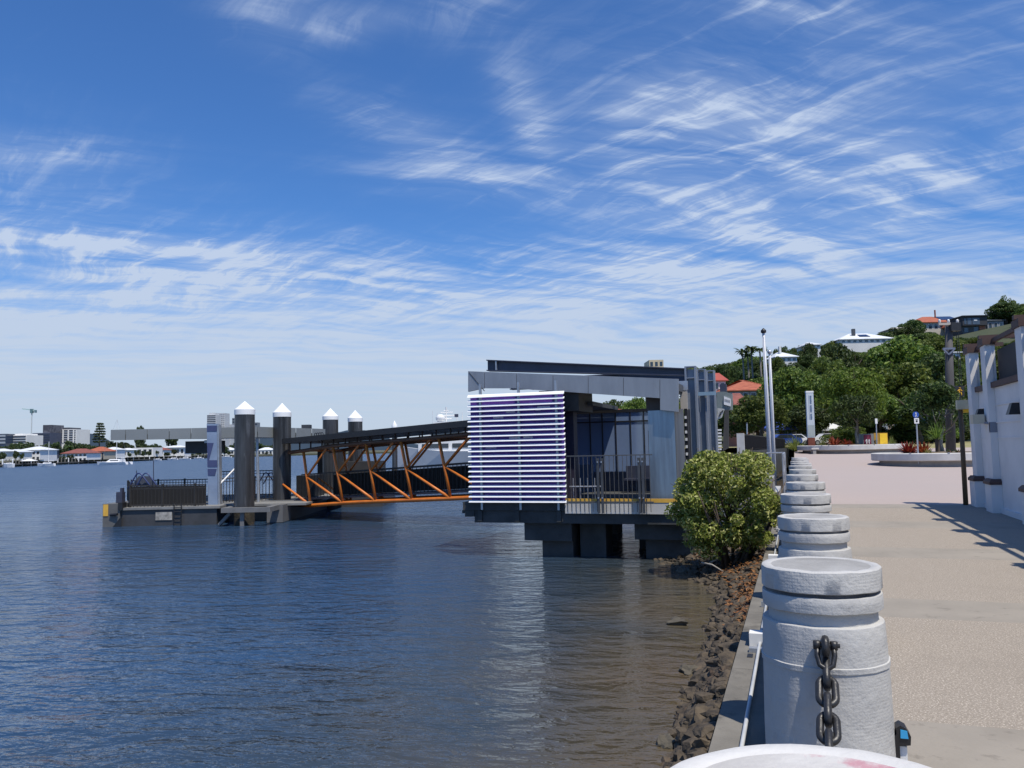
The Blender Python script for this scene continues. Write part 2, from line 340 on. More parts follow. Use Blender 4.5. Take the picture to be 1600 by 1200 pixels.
# ------------------------------------------------------------------ setting: ground
def gz(y): return 0.0 if y < 42 else min(.025 * (y - 42), 1.15)
agg = M('exposed_aggregate', (.31, .268, .22), (.22, .188, .15), 70, rough=.9, bump=.8, bscale=90, dist=.006, lo=.3, hi=.7,
        extra=lambda nt, c, v: wear((.22, .19, .155), .56, .74, .55, .5, 7)(nt, wear((.58, .51, .43), .54, .60, 80, .95)(nt, c, v), v))
smooth_c = M('smooth_concrete_band', (.30, .268, .225), (.25, .225, .19), 1.3, rough=.9, bump=.25, bscale=50, extra=lambda nt, c, v: wear((.17, .15, .125), .58, .66, 6, .6, 5)(nt, wear((.22, .195, .16), .52, .75, .8, .7)(nt, c, v), v))
def cracks(nt, col, vec):
    n = nt.nodes.new('ShaderNodeTexNoise'); nt.links.new(vec, n.inputs['Vector']); n.inputs['Scale'].default_value = .12; n.inputs['Detail'].default_value = 5
    mx = nt.nodes.new('ShaderNodeMix'); mx.data_type = 'RGBA'; mr = nt.nodes.new('ShaderNodeMapRange'); nt.links.new(n.outputs[0], mr.inputs[0]); mr.inputs[1].default_value = .42; mr.inputs[2].default_value = .66; mr.inputs[4].default_value = .65
    nt.links.new(mr.outputs[0], mx.inputs['Factor']); nt.links.new(col, mx.inputs['A']); mx.inputs['B'].default_value = (.36, .305, .28, 1); return mx.outputs['Result']
pink = M('pink_plaza_concrete', (.40, .33, .30), (.355, .295, .265), 14, rough=.9, bump=.3, bscale=60, lo=.3, hi=.7, extra=cracks)
def make_ground():
    mb = MB(); edges = [-4, .9, 2.0, 4.62, 5.19, 8.11, 9.07, 12.17, 13.31, 16.27, 17.53, 20.9, 22.2]
    for i in range(len(edges) - 1):
        mb.cur = i % 2 if i > 0 else 0
        # order: aggregate, smooth, aggregate ... the band 4.62-5.19 belongs to the smooth strip in front
        mb.add([(-.18, edges[i], 0), (9, edges[i], 0), (9, edges[i + 1], 0), (-.18, edges[i + 1], 0)], [(0, 1, 2, 3)])
    kinds = [1, 1, 1, 1, 0, 1, 0, 1, 0, 1, 0, 1]
    mb.mi = kinds
    structure(mb.build('promenade', [agg, smooth_c]))
    mb = MB(); ys = [22.2, 30, 42, 50, 60, 70, 76]
    for a, b in zip(ys, ys[1:]): mb.add([(-.18, a, gz(a)), (60, a, gz(a)), (60, b, gz(b)), (-.18, b, gz(b))], [(0, 1, 2, 3)])
    structure(mb.build('plaza_pavement', pink))
    # land under everything, one sheet
    lm = M('dry_lawn', (.30, .26, .12), (.20, .19, .07), .6, rough=.95, bump=.5, bscale=4)
    mb = MB(); mb.add([(-.2, -40, -.03), (9000, -40, -.03), (9000, 42, -.03), (-.2, 42, -.03)], [(0, 1, 2, 3)])
    mb.add([(-.2, 42, -.03), (9000, 42, -.03), (9000, 88, 1.1), (-.2, 88, 1.1)], [(0, 1, 2, 3)])
    mb.add([(-.2, 88, 1.1), (9000, 88, 1.1), (9000, 9000, 1.1), (-60, 9000, 1.1), (-60, 140, 1.1)], [(0, 1, 2, 3, 4)])
    structure(mb.build('ground', lm))
make_ground()

# hill with its houses: a ramp from the plaza to a ridge
RID = [(-300, 3), (-60, 6), (0, 12), (40, 16), (70, 21), (95, 27), (120, 31), (150, 40), (190, 50), (260, 60), (600, 70)]
def ridge(lat):
    for (a, ha), (b, hb) in zip(RID, RID[1:]):
        if lat <= b: t = max(0, (lat - a) / (b - a)); return ha + (hb - ha) * t
    return RID[-1][1]
def hill_z(lat, dep):
    t = min(1, max(0, (dep - 118) / (285 - 118))); t = t * t * (3 - 2 * t)
    return 1.1 + ridge(lat * 280 / max(dep, 60)) * t * .86 + (0 if dep < 285 else -(dep - 285) * .05)
def make_hill():
    mb = MB(); nl, nd = 60, 40; vs = []; fs = []
    for j in range(nd):
        d = 100 + j * 9
        for i in range(nl):
            l = 12 + i * 7.0; vs.append(fr(l, d, hill_z(l, d) - (.6 if d < 120 else 0) + noise.noise(V((l * .05, d * .05, 0))) * .6))
    for j in range(nd - 1):
        for i in range(nl - 1): fs.append((j * nl + i, j * nl + i + 1, (j + 1) * nl + i + 1, (j + 1) * nl + i))
    mb.add(vs, fs); structure(mb.build('hill', M('hill_scrub', (.035, .05, .018), (.06, .065, .03), .25, rough=.95, bump=.8, bscale=1), smooth=True))
make_hill()

# ------------------------------------------------------------------ seawall, rocks, conduit
def shore(y):
    pts = [(-5, -1.08), (8, -1.17), (11, -1.24), (16.6, -1.54), (18.5, -2.3), (19.7, -2.9), (22, -3.9), (26, -5), (40, -6)]
    for (a, x), (b, x2) in zip(pts, pts[1:]):
        if y <= b: return x + (x2 - x) * max(0, (y - a) / (b - a))
    return -6
def make_seawall():
    t = thing('seawall', 'weathered concrete seawall with flat kerb top along the bollards', 'seawall', (-.4, 10, -1.5))
    mb = MB(); mb.box(-.215, -.185, -3, 27, -.78, .0); mb.build('promenade_edge', darkconc, t)
    mb = MB(); mb.box(-.73, -.19, -3, 27, -2.6, -.83); mb.build('wall_body', darkconc, t)
    mb = MB()
    y = -3.0
    while y < 27:
        mb.box(-.755, -.216, y + .004, y + 2.996, -.83, -.785); y += 3
    mb.build('kerb_top', M('kerb_concrete', (.20, .188, .165), (.13, .122, .108), 1.5, rough=.9, bump=.4, bscale=45, extra=wear((.07, .066, .058), .56, .68, 1.6, .85)), t)
    # conduit
    c = thing('conduit_pipe', 'thin pale grey conduit pipe running along the seawall kerb', 'pipe', (-.5, 7, -.75))
    KZ = -.785; mb = MB(); mb.tube([(-.50, -1, KZ + .04), (-.51, 9, KZ + .04), (-.54, 18, KZ + .04), (-.55, 27, KZ + .04)], .018, 8); mb.build('pipe', M('pale_conduit', (.50, .52, .54), (.40, .42, .45), 3, rough=.5), c, smooth=True)
    for y in (10.1, 17.0, 23.4):
        mb = MB(); mb.box(-.63, -.42, y - .1, y + .1, KZ + .002, KZ + .15); j = mb.build('junction_box', white, c)
        mb = MB(); mb.box(-.62, -.40, y - .40, y - .30, KZ + .002, KZ + .05); mb.build('clamp', galv, c)
        mb = MB(); mb.box(-.63, -.57, y - .62, y - .46, KZ + .001, KZ + .006); mb.build('clamp_hole', black, c)
    for y in (12.4, 14.6):
        mb = MB(); mb.box(-.59, -.46, y - .02, y + .02, KZ + .002, KZ + .08); mb.build('clamp', galv, c)
make_seawall()

rockmat = M('bank_rock', (.105, .080, .052), (.030, .023, .016), 6, rough=.85, bump=.9, bscale=22, dist=.02, extra=wear((.17, .09, .045), .60, .74, 1.7, .5), detail=9)
mudmat = M('bank_mud', (.05, .042, .033), (.028, .024, .02), 5, rough=.6, bump=.9, bscale=18, dist=.02)
_ico = {}
def ico(sub):
    if sub not in _ico:
        bm = bmesh.new(); bmesh.ops.create_icosphere(bm, subdivisions=sub, radius=1); _ico[sub] = ([v.co.copy() for v in bm.verts], [tuple(v.index for v in f.verts) for f in bm.faces]); bm.free()
    return _ico[sub]
def rock(mb, c, r, flat=.65, sub=2, seed=None):
    vs, fs = ico(sub); s = random.random() * 99 if seed is None else seed; c = V(c)
    rot = Matrix.Rotation(random.random() * 6.28, 3, 'Z') @ Matrix.Rotation(random.uniform(-.5, .5), 3, 'X')
    sx, sy = random.uniform(.75, 1.3), random.uniform(.75, 1.3)
    cuts = [(V((random.gauss(0, 1), random.gauss(0, 1), random.gauss(0, 1))).normalized(), random.uniform(.55, .85)) for _ in range(5)]
    out = []
    for v in vs:
        p = v.copy()
        for n, k in cuts:
            dd = p.dot(n)
            if dd > k: p -= n * (dd - k)
        p *= 1 + .42 * noise.noise(p * 2.1 + V((s, 0, 0)))
        out.append(c + rot @ V((p.x * r * sx, p.y * r * sy, p.z * r * flat)))
    mb.add(out, fs)
def make_bank():
    mb = MB(); vs = []; fs = []; ny, nx = 150, 14
    for j in range(ny):
        y = -2 + j * .24; s = shore(y)
        for i in range(nx):
            t = i / (nx - 1); x = -.70 + (s - .75 + .70) * t
            z = -.98 + (-1.85 + .98) * (t ** .9) + .06 * noise.noise(V((x * 2.5, y * 2.5, 0)))
            vs.append((x, y, z))
    for j in range(ny - 1):
        for i in range(nx - 1): fs.append((j * nx + i, (j + 1) * nx + i, (j + 1) * nx + i + 1, j * nx + i + 1))
    mb.add(vs, fs); structure(mb.build('river_bank', mudmat, smooth=True))
    mb = MB()
    for k in range(3600):
        y = random.uniform(2.5, 24) if k % 4 else random.uniform(2.5, 12); s = shore(y); t = random.random()
        x = -.80 + (s - .12 + .80) * t; z = -.98 - .50 * (t ** .9) + .03
        r = random.choice((.025, .035, .045, .055, .075, .12)) * random.uniform(.8, 1.35)
        rock(mb, (x, y, z), r, random.uniform(.5, .8), 1 if r < .08 or y > 14 else 2)
    stuff(mb.build('rubble', rockmat), 'dark brown broken rock rubble heaped below the seawall', 'rubble')
    mb = MB(); lm = leafmat('dead_leaves', (.20, .09, .035), (.32, .16, .06), (.10, .06, .03), .2)
    for k in range(900):
        y = random.uniform(12, 21); s = shore(y); t = random.uniform(.0, .75); x = -.80 + (s + .80) * t; z = -.92 - .5 * (t ** .9) + random.uniform(.03, .12)
        a = random.random() * 6.28; l = random.uniform(.03, .055); e = V((math.cos(a), math.sin(a), random.uniform(-.5, .5))) * l; g = V((-math.sin(a), math.cos(a), random.uniform(-.5, .5))) * l * .5
        c = V((x, y, z)); mb.add([c - e, c - g, c + e, c + g], [(0, 1, 2, 3)])
    stuff(mb.build('leaf_litter', lm), 'rust coloured dead leaves scattered over the rocks', 'leaf litter')
    labs = [('rounded pale boulder at the waterline under the mangrove bush', 1045, 862, .26), ('flat tan rock just off the bank in the shallows', 1068, 893, .17), ('grey pointed rock standing above the dead leaves', 1128, 884, .30),
            ('low dark rock awash in the shallow brown water', 1060, 975, .16), ('lone wet rock at the foot of the rubble near bottom edge', 1042, 1163, .13), ('brown rock on the waterline below the near kerb', 1078, 1050, .16)]
    for lab, px, py, r in labs:
        p = onZ(px, py, WATER); mb = MB(); rock(mb, p + V((0, 0, .02)), r, .6, 3); tag(mb.build('boulder', M('boulder_stone', (.11, .095, .07), (.06, .053, .04), 5, rough=.85, bump=.7, bscale=18), smooth=False), lab, 'rock')
    for lab, a, b in (('bare bent driftwood stick leaning on the rocks under the bush', onY(1108, 880, 18.6), onY(1158, 862, 18.9)), ('pale driftwood branch lying on rocks near the water', onY(1096, 879, 18.2), onY(1130, 893, 18.0))):
        mb = MB(); mid = (a + b) / 2 + V((0, 0, .05)); mb.tube([a, mid, b], [.022, .018, .012], 6); tag(mb.build('driftwood', M('driftwood', (.36, .33, .28), (.22, .2, .17), 9), smooth=True), lab, 'driftwood')
make_bank()

# ------------------------------------------------------------------ bollards
def plaster(name, c1, c2, extra):
    m = M(name, c1, c2, 3.2, rough=.75, bump=0, extra=extra)
    nt = m.node_tree; N = nt.nodes.new; L = nt.links.new; b = nt.nodes['Principled BSDF']; tc = N('ShaderNodeTexCoord')
    # diamond knurl pressed round the drum + lumpy plaster
    sp = N('ShaderNodeSeparateXYZ'); L(tc.outputs['Object'], sp.inputs[0])
    def mt(op, a, b_=0.0):
        n = N('ShaderNodeMath'); n.operation = op
        for i, q in enumerate((a, b_)):
            if isinstance(q, (int, float)): n.inputs[i].default_value = q
            else: L(q, n.inputs[i])
        return n.outputs[0]
    ang = mt('ARCTAN2', sp.outputs[1], sp.outputs[0]); u = mt('MULTIPLY', ang, 66.0); v = mt('MULTIPLY', sp.outputs[2], 210.0)
    w = mt('MULTIPLY', mt('SINE', mt('ADD', u, v)), mt('SINE', mt('SUBTRACT', v, u)))
    n1 = N('ShaderNodeTexNoise'); L(tc.outputs['Object'], n1.inputs['Vector']); n1.inputs['Scale'].default_value = 5; n1.inputs['Detail'].default_value = 6
    n2 = N('ShaderNodeTexNoise'); L(tc.outputs['Object'], n2.inputs['Vector']); n2.inputs['Scale'].default_value = 38; n2.inputs['Detail'].default_value = 6; n2.inputs['Roughness'].default_value = .65
    msk = N('ShaderNodeMapRange'); L(n1.outputs[0], msk.inputs[0]); msk.inputs[1].default_value = .38; msk.inputs[2].default_value = .58; msk.inputs[3].default_value = 1; msk.inputs[4].default_value = .15
    h = mt('ADD', mt('MULTIPLY', mt('MULTIPLY', w, msk.outputs[0]), 0.0004), mt('ADD', mt('MULTIPLY', n2.outputs[0], .005), mt('MULTIPLY', n1.outputs[0], .02)))
    bp = N('ShaderNodeBump'); bp.inputs['Strength'].default_value = .9; bp.inputs['Distance'].default_value = 1.0; L(h, bp.inputs['Height']); L(bp.outputs[0], b.inputs['Normal'])
    return m
bol = plaster('bollard_grey_paint', (.48, .475, .46), (.42, .415, .405), lambda nt, c, v: wear((.24, .23, .215), .60, .74, 7, .35, 4)(nt, wear((.27, .27, .265), .58, .76, 2.6, .6)(nt, c, v), v))
boltop = M('bollard_top_concrete', (.36, .355, .345), (.25, .245, .235), 3, rough=.85, bump=.5, bscale=45, dist=.01, extra=wear((.2, .19, .18), .55, .75, 3, .5))
def pinkstain(nt, col, vec):
    c = wear((.42, .09, .15), .52, .64, 6.5, .62, 3)(nt, col, vec); return wear((.30, .27, .26), .60, .72, 3.0, .7, 9)(nt, c, vec)
bolpink = M('stained_white_top', (.58, .565, .54), (.42, .405, .385), 4, rough=.8, bump=.4, bscale=50, extra=pinkstain)
BX, BY, BS = .082, 4.28, 2.86
def jit(prof, n=72):
    return prof
def bollard_parts(t, topmat, dents=1):
    def drum(prof, name, mat, seed):
        mb = MB(); n = 80; vs = []; fs = []
        for r, z in prof:
            for j in range(n):
                a = 2 * math.pi * j / n; q = V((math.cos(a) * 2.2, math.sin(a) * 2.2, z * 5 + seed)); k = noise.noise(q) * .004 + noise.noise(q * 4) * .0022
                vs.append(((r + k) * math.cos(a), (r + k) * math.sin(a), z + noise.noise(q * 1.5 + V((5, 0, 0))) * .003))
        for i in range(len(prof) - 1):
            for j in range(n): fs.append((i * n + j, i * n + (j + 1) % n, (i + 1) * n + (j + 1) % n, (i + 1) * n + j))
        fs.append(tuple(range((len(prof) - 1) * n, len(prof) * n)))
        mb.add(vs, fs); return mb.build(name, mat, t, angle=40)
    drum([(.300, -.83), (.297, -.3), (.295, 0), (.292, .25), (.289, .53), (.289, .541), (.294, .543), (.294, .566), (.288, .569), (.284, .66), (.2815, .733), (.279, .742), (.272, .746), (.245, .747)], 'drum_body', bol, 1)
    drum([(.252, .745), (.251, .805)], 'neck', bol, 2)
    drum([(.250, .801), (.270, .8015), (.2755, .806), (.277, .84), (.277, .872), (.2745, .876), (.264, .877)], 'lower_ring', bol, 3)
    drum([(.262, .875), (.262, .896)], 'groove', M('dark_groove', (.05, .05, .052), (.2, .2, .2), 4, rough=.8), 4)
    drum([(.262, .894), (.2745, .895), (.278, .899), (.278, .982), (.276, .993), (.268, .999), (.237, .999), (.232, .996)], 'upper_ring', bol, 5)
    mb = MB(); mb.lathe((0, 0, 0), [(0.2300, .980), (0.2300, .9965)], 40); mb.build('top_face', topmat, t)
def make_bollards():
    ords = ['', 'second grey concrete bollard along the seawall, just behind the chained one', 'third grey concrete bollard along the seawall from the camera', 'fourth grey concrete bollard along the seawall, beside the mangrove bush', 'fifth grey concrete bollard along the seawall, level with the terminal entrance',
            'sixth grey concrete bollard in the seawall row', 'seventh grey concrete bollard in the seawall row', 'eighth grey concrete bollard in the seawall row', 'ninth grey concrete bollard in the seawall row, third from the far end', 'tenth grey concrete bollard, second from the far end of the row', 'last small bollard at the far end of the seawall row']
    g = 'concrete bollards along the seawall'
    t0 = thing('bollard', 'large grey concrete bollard with black chain shackled to its front', 'bollard', (0, 0, 0), g); bollard_parts(t0, boltop)
    for k in range(1, 11): dup(t0, ords[k], g, (BX + (.02 if k % 2 else -.01), BY + BS * k, random.uniform(-.012, .012)), random.uniform(0, 6))
    n = thing('bollard', 'white topped bollard with pink paint stains at the bottom edge', 'bollard', (0, 0, 0), g); bollard_parts(n, bolpink)
    bt = [c for c in n.children if c.name.startswith('upper_ring')][0]; bt.data.materials[0] = M('chalk_white_paint', (.60, .59, .57), (.52, .51, .49), 4, rough=.8, bump=.3, bscale=50, extra=wear((.62, .30, .36), .62, .72, 9, .5))
    n.location = (.03, 1.45, 0); n.scale = (1.10, 1.10, 1)
    t0.location = (BX, BY, 0)
make_bollards()

def make_chain():
    t = thing('chain', 'heavy black chain hanging from shackle on the grey bollard', 'chain', (BX, BY - .31, .64))
    cm = M('black_chain_paint', (.016, .016, .018), (.028, .028, .03), 14, rough=.42, bump=.3, bscale=40)
    a = V((BX, BY - .30, .58)); b = V((.0, 1.76, .60)); pts = []
    n = 400
    for i in range(n + 1):
        s = i / n; p = a.lerp(b, s); p.z -= .50 * (1 - (2 * s - 1) ** 2) ** 1.0 * 1.0
        pts.append(p)
    # walk along the curve, one link each 0.088 m
    L_ = [0]
    for p, q in zip(pts, pts[1:]): L_.append(L_[-1] + (q - p).length)
    def at(s):
        for i in range(len(L_) - 1):
            if L_[i + 1] >= s: u = (s - L_[i]) / (L_[i + 1] - L_[i]); return pts[i].lerp(pts[i + 1], u), (pts[i + 1] - pts[i]).normalized()
        return pts[-1], (pts[-1] - pts[-2]).normalized()
    pitch = .092; k = 0; s = .035
    while s < L_[-1] - .03:
        c, d = at(s); side = d.cross(V((0, 0, 1)))
        side.normalize(); up = side.cross(d)
        w = side if k % 2 else up
        hl, hw = .037, .034; ring = []
        for j in range(24):
            an = 2 * math.pi * j / 24; x = math.cos(an) * hw * 1.0; y = math.sin(an) * hw + (hl - .004 if math.sin(an) >= 0 else -hl + .004) * 1.0
            ring.append(c + d * y + w * x)
        mb = MB(); mb.tube(ring, .0165, 8, closed=True); mb.build('link', cm, t, smooth=True)
        s += pitch; k += 1
    # bow shackle with pin, and the lug in the drum
    c = V((BX, BY - .312, .665)); mb = MB()
    bow = [c + V((.052 * math.sin(t_) , -.01 - .02 * (1 - math.cos(t_)) * .5, .0 - .06 * (1 - abs(math.sin(t_)) ** .8) * 1.0)) for t_ in np.linspace(-math.pi / 2, math.pi / 2, 13)]
    bow = [c + V((.034, .005, .01)), c + V((.037, -.01, -.03)), c + V((.028, -.03, -.068)), c + V((0, -.04, -.085)), c + V((-.028, -.03, -.068)), c + V((-.037, -.01, -.03)), c + V((-.034, .005, .01))]
    mb.tube(bow, .012, 8); mb.tube([c + V((-.05, .005, .012)), c + V((.062, .005, .012))], .010, 8); mb.lathe(c + V((.036, .005, -.006)), [(.017, 0), (.017, .036)], 10); mb.lathe(c + V((-.036, .005, -.006)), [(.017, 0), (.017, .036)], 10)
    sh = mb.build('shackle', cm, t, smooth=True)
    mb = MB(); mb.tube([c + V((0, .06, .03)), c + V((0, .01, .04)), c + V((0, -.025, .03)), c + V((0, -.03, -.01)), c + V((0, .0, -.03)), c + V((0, .06, -.03))], .017, 8); mb.build('eye_lug', cm, t, smooth=True)
make_chain()

def make_marker():
    t = thing('marker_post', 'black hooded white post with bright blue square beside the chained bollard', 'marker post', (.40, 4.26, 0))
    n0 = len(S.objects)
    mb = MB(); mb.box(.435, .50, 4.235, 4.30, 0, .20); mb.build('post', white, t)
    mb = MB(); pr = [(.385, .09), (.455, .09), (.455, .205), (.52, .215), (.525, .26), (.50, .30), (.465, .315), (.44, .30), (.44, .265), (.385, .225)]
    mb.prism([(x, 4.215, z) for x, z in pr], (0, .10, 0)); mb.build('hood', M('black_rubber', (.012, .012, .015), (.02, .02, .022), 9, rough=.35), t)
    mb = MB(); mb.prism([(.462, 4.2135, .25), (.508, 4.2135, .25), (.503, 4.2135, .29), (.464, 4.2135, .295)], (0, -.006, 0)); mb.build('blue_panel', skyblue, t)
    mb = MB(); mb.tube([(.42, 4.214, .14), (.42, 4.205, .14)], .008, 10); mb.build('screw', galv, t)
    for c in t.children:
        for v in c.data.vertices: x, y, z = v.co; v.co = (.40 + (x - .47) * .72, 4.26 + (y - 4.26) * .8, z * .86)
make_marker()

# ------------------------------------------------------------------ ferry terminal (square to the promenade grid)
def make_terminal():
    t = thing('ferry_terminal', 'grey steel ferry terminal on concrete piers with white slatted screen', 'ferry terminal', (-5.5, 22, WATER))
    Yf = 20.9
    # deck and substructure
    mb = MB(); mb.box(-8.95, -5.96, 21.0, 31, -.12, .11); mb.box(-5.96, -2.75, 21.05, 31, -.12, .11); mb.build('deck', piercon, t)  # dark concrete paints in the shade on the deck front below the slats
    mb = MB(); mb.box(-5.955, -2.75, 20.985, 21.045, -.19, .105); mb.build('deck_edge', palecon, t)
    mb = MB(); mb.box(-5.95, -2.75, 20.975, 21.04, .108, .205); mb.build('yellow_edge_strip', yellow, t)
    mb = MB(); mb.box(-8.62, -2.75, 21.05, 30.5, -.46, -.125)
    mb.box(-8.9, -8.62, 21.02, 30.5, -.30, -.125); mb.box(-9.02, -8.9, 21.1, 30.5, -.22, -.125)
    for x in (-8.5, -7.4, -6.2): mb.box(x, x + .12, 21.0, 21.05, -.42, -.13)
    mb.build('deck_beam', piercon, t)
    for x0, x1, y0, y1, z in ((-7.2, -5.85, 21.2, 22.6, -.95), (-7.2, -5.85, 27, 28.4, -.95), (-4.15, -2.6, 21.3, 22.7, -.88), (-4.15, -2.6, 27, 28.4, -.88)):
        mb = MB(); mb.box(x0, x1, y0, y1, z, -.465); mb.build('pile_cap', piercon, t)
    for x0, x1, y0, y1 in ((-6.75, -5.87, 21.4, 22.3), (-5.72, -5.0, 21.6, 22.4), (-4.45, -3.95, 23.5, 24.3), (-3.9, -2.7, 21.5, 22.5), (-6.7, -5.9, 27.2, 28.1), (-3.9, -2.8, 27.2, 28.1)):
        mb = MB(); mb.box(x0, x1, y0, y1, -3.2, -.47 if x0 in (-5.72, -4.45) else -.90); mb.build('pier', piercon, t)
    # slatted screen: angled white blades in front of a violet backing
    mb = MB(); n = 22; z0, z1 = .135, 3.075
    for i in range(n):
        z = z0 + (z1 - z0) * i / (n - 1)
        w = .031 if i < n - 1 else .046
        mb.prism([(-8.71, Yf - .045, z - w), (-8.71, Yf - .045, z - w + .014), (-8.71, Yf + .03, z + w), (-8.71, Yf + .045, z + w), (-8.71, Yf + .045, z + w - .02), (-8.71, Yf - .02, z - w)], (2.83, 0, 0))
    mb.build('louvre_slats', M('white_aluminium', (.86, .86, .86), (.80, .80, .80), 1, rough=.4), t)
    mb = MB(); mb.box(-8.68, -5.95, Yf + .13, Yf + .17, .06, 3.06); mb.build('louvre_backing', purple, t)
    for px in (752, 812, 871):
        x = onY(px, 700, Yf + .09).x; mb = MB(); mb.box(x - .03, x + .03, Yf + .05, Yf + .12, -.1, 3.42); mb.build('louvre_post', galv, t)
    mb = MB()
    for px, py in ((792, 643), (845, 636), (820, 683), (838, 640), (804, 684), (772, 652), (762, 699)):
        c = onY(px, py, Yf - .03); mb.box(c.x - random.uniform(.05, .22), c.x + random.uniform(.05, .22), Yf + .115, Yf + .128, c.z - .03, c.z + .03)
    mb.build('paint_patch', M('faded_violet', (.55, .52, .62), (.45, .42, .55), 5), t)
    # fascia
    Yc = 21.4; P = lambda x, y, Y=Yc: onY(x, y, Y)
    seams = [731, 757, 807, 864, 919, 974, 1031]
    top = lambda x: 580 + (x - 731) * 12 / 329; bot = lambda x: 612 if x < 757 else 607.0 + (x - 807) * 15.2 / 226 if x > 807 else 606.5
    mb = MB()
    for a, b in zip(seams, seams[1:]):
        e = .35
        mb.prism([P(a + e, bot(a + 1)), P(b - e, bot(b)), P(b - e, top(b)), P(a + e, top(a))], (0, .08, 0))
    mb.prism([P(1031.4, 640.5), P(1060, 643.5), P(1060, 592), P(1031.4, 591)], (0, .08, 0))
    mb.build('fascia_panels', midgrey, t)
    mb = MB(); mb.bar(P(733, 582), P(757, 611), .02, .02, (0, 1, 0)); mb.build('fascia_brace', darkgrey, t)
    # roof slab behind the fascia, sloping with it
    a = P(732, 585); b = P(1059, 597)
    mb = MB(); mb.prism([(a.x, Yc + .09, a.z - .02), (b.x, Yc + .09, b.z - .02), (b.x, Yc + .09, b.z - .22), (a.x, Yc + .09, a.z - .22)], (0, 2.2, 0)); mb.build('front_roof', darkgrey, t)
    mb = MB(); c0 = P(883, 617, 22.2); c1 = P(913, 643, 22.2); mb.box(c0.x - .6, c1.x, 21.6, 23.2, c1.z, c0.z + .1); mb.build('roof_duct', M('dark_bronze', (.035, .028, .022), (.05, .04, .03), 5, rough=.5), t)
    mb = MB(); c0 = P(1013, 622, 22.4); c1 = P(1034, 645, 22.4); mb.box(c0.x, c1.x + .25, 22.0, 22.6, c1.z, c0.z + .12); mb.build('bronze_panel', M('bronze_panel', (.10, .07, .06), (.085, .06, .05), 4, rough=.5), t)
    # dark corner column left of the glass and the waiting room behind
    mb = MB(); mb.box(onY(884, 700, 22).x, onY(897, 700, 22).x, 22, 22.4, .11, 2.9); mb.build('corner_column', M('dark_violet_steel', (.02, .018, .035), (.03, .026, .045), 4, rough=.5), t)
    G = 26.2; x0 = onY(893, 660, G).x; x1 = onY(1024, 660, G).x; zt = onY(955, 645, G).z
    mb = MB(); mb.box(x0, x1, G, G + .05, .75, zt); gw = mb.build('glass_wall', dglass, t)
    mb = MB()
    for px in (922, 941, 962, 985, 1006): x = onY(px, 660, G).x; mb.box(x - .018, x + .018, G - .03, G - .004, .5, zt)
    z = onY(955, 659, G).z; mb.box(x0, x1, G - .028, G - .006, z - .02, z + .02); mb.box(x0, x1, G - .04, G + .08, zt, zt + .1); mb.build('mullions', black, gw)
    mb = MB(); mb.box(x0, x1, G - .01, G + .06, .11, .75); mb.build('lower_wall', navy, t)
    mb = MB(); mb.box(onY(1012, 660, 25).x, onY(1024, 660, 25).x, 25, 25.03, 1.0, 2.05); nb = mb.build('notice_board', black, t)
    mb = MB()
    for z in (1.08, 1.42): mb.box(onY(1013.5, 660, 24.99).x, onY(1022, 660, 24.99).x, 24.985, 24.995, z, z + .24)
    mb.build('notice', M('notice_paper', (.35, .37, .42), (.2, .22, .3), 9), nb)
    # seats and a passenger screen seen through the railing
    mb = MB(); mb.box(-5.2, -3.9, 25.2, 25.6, .5, .56); mb.box(-5.2, -3.9, 25.6, 25.65, .56, .95)
    for x in (-5.1, -4.0): mb.box(x - .03, x + .03, 25.3, 25.5, .11, .5)
    mb.build('waiting_seat', navy, t)
    mb = MB(); mb.box(onY(897, 740, 24).x, onY(927, 740, 24).x, 24, 24.05, .2, 1.05); mb.build('inner_screen', M('pale_glass', (.10, .13, .17), (.06, .08, .12), 1.2, rough=.2), t)
    # side and back enclosure keeps the inside dark
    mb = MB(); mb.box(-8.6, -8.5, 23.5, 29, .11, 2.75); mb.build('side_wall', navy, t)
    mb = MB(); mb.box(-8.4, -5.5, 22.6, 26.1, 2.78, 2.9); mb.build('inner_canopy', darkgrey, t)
    # steel end panels
    x0 = onY(1014, 700, 21.6).x; x1 = onY(1055.5, 700, 21.6).x; zt = onY(1035, 641, 21.6).z
    mb = MB(); mb.box(x0, x1, 21.6, 21.68, .13, zt); mb.build('steel_panel', steel, t)
    mb = MB(); x2 = onY(1070, 700, 21.75).x; mb.box(x1 + .004, x2, 21.66, 21.75, .11, zt + .02); mb.build('side_panel', steel2, t)
    mb = MB(); mb.box(onY(1071, 700, 22.3).x, onY(1076, 700, 22.3).x, 22.3, 22.9, .11, zt + .05); sp = mb.build('slotted_post', black, t)
    mb = MB()
    for i in range(9): z = .7 + i * .2; mb.box(onY(1071.3, 700, 22.29).x, onY(1074.6, 700, 22.29).x, 22.28, 22.296, z, z + .075)
    mb.build('white_slots', white, sp)
    mb = MB(); mb.box(onY(1062, 600, 22.3).x, onY(1073, 600, 22.3).x, 22.3, 22.36, 2.55, 3.05); mb.build('beige_panel', M('beige_panel', (.42, .38, .33), (.36, .33, .29), 2), t)
    mb = MB(); mb.box(onY(1060, 600, 22.5).x, onY(1074, 600, 22.5).x, 22.5, 22.6, 3.1, 3.36); mb.build('roof_light', galv, t)
    # railing: thin bars running down over the deck edge, paired posts
    Yr = 20.88; mb = MB(); xa = onY(885, 740, Yr).x; xb = onY(1020, 740, Yr).x
    k = 0; x = xa
    while x < xb: mb.tube([(x, Yr, -.13), (x, Yr, 1.34)], .0085, 6); x += .118
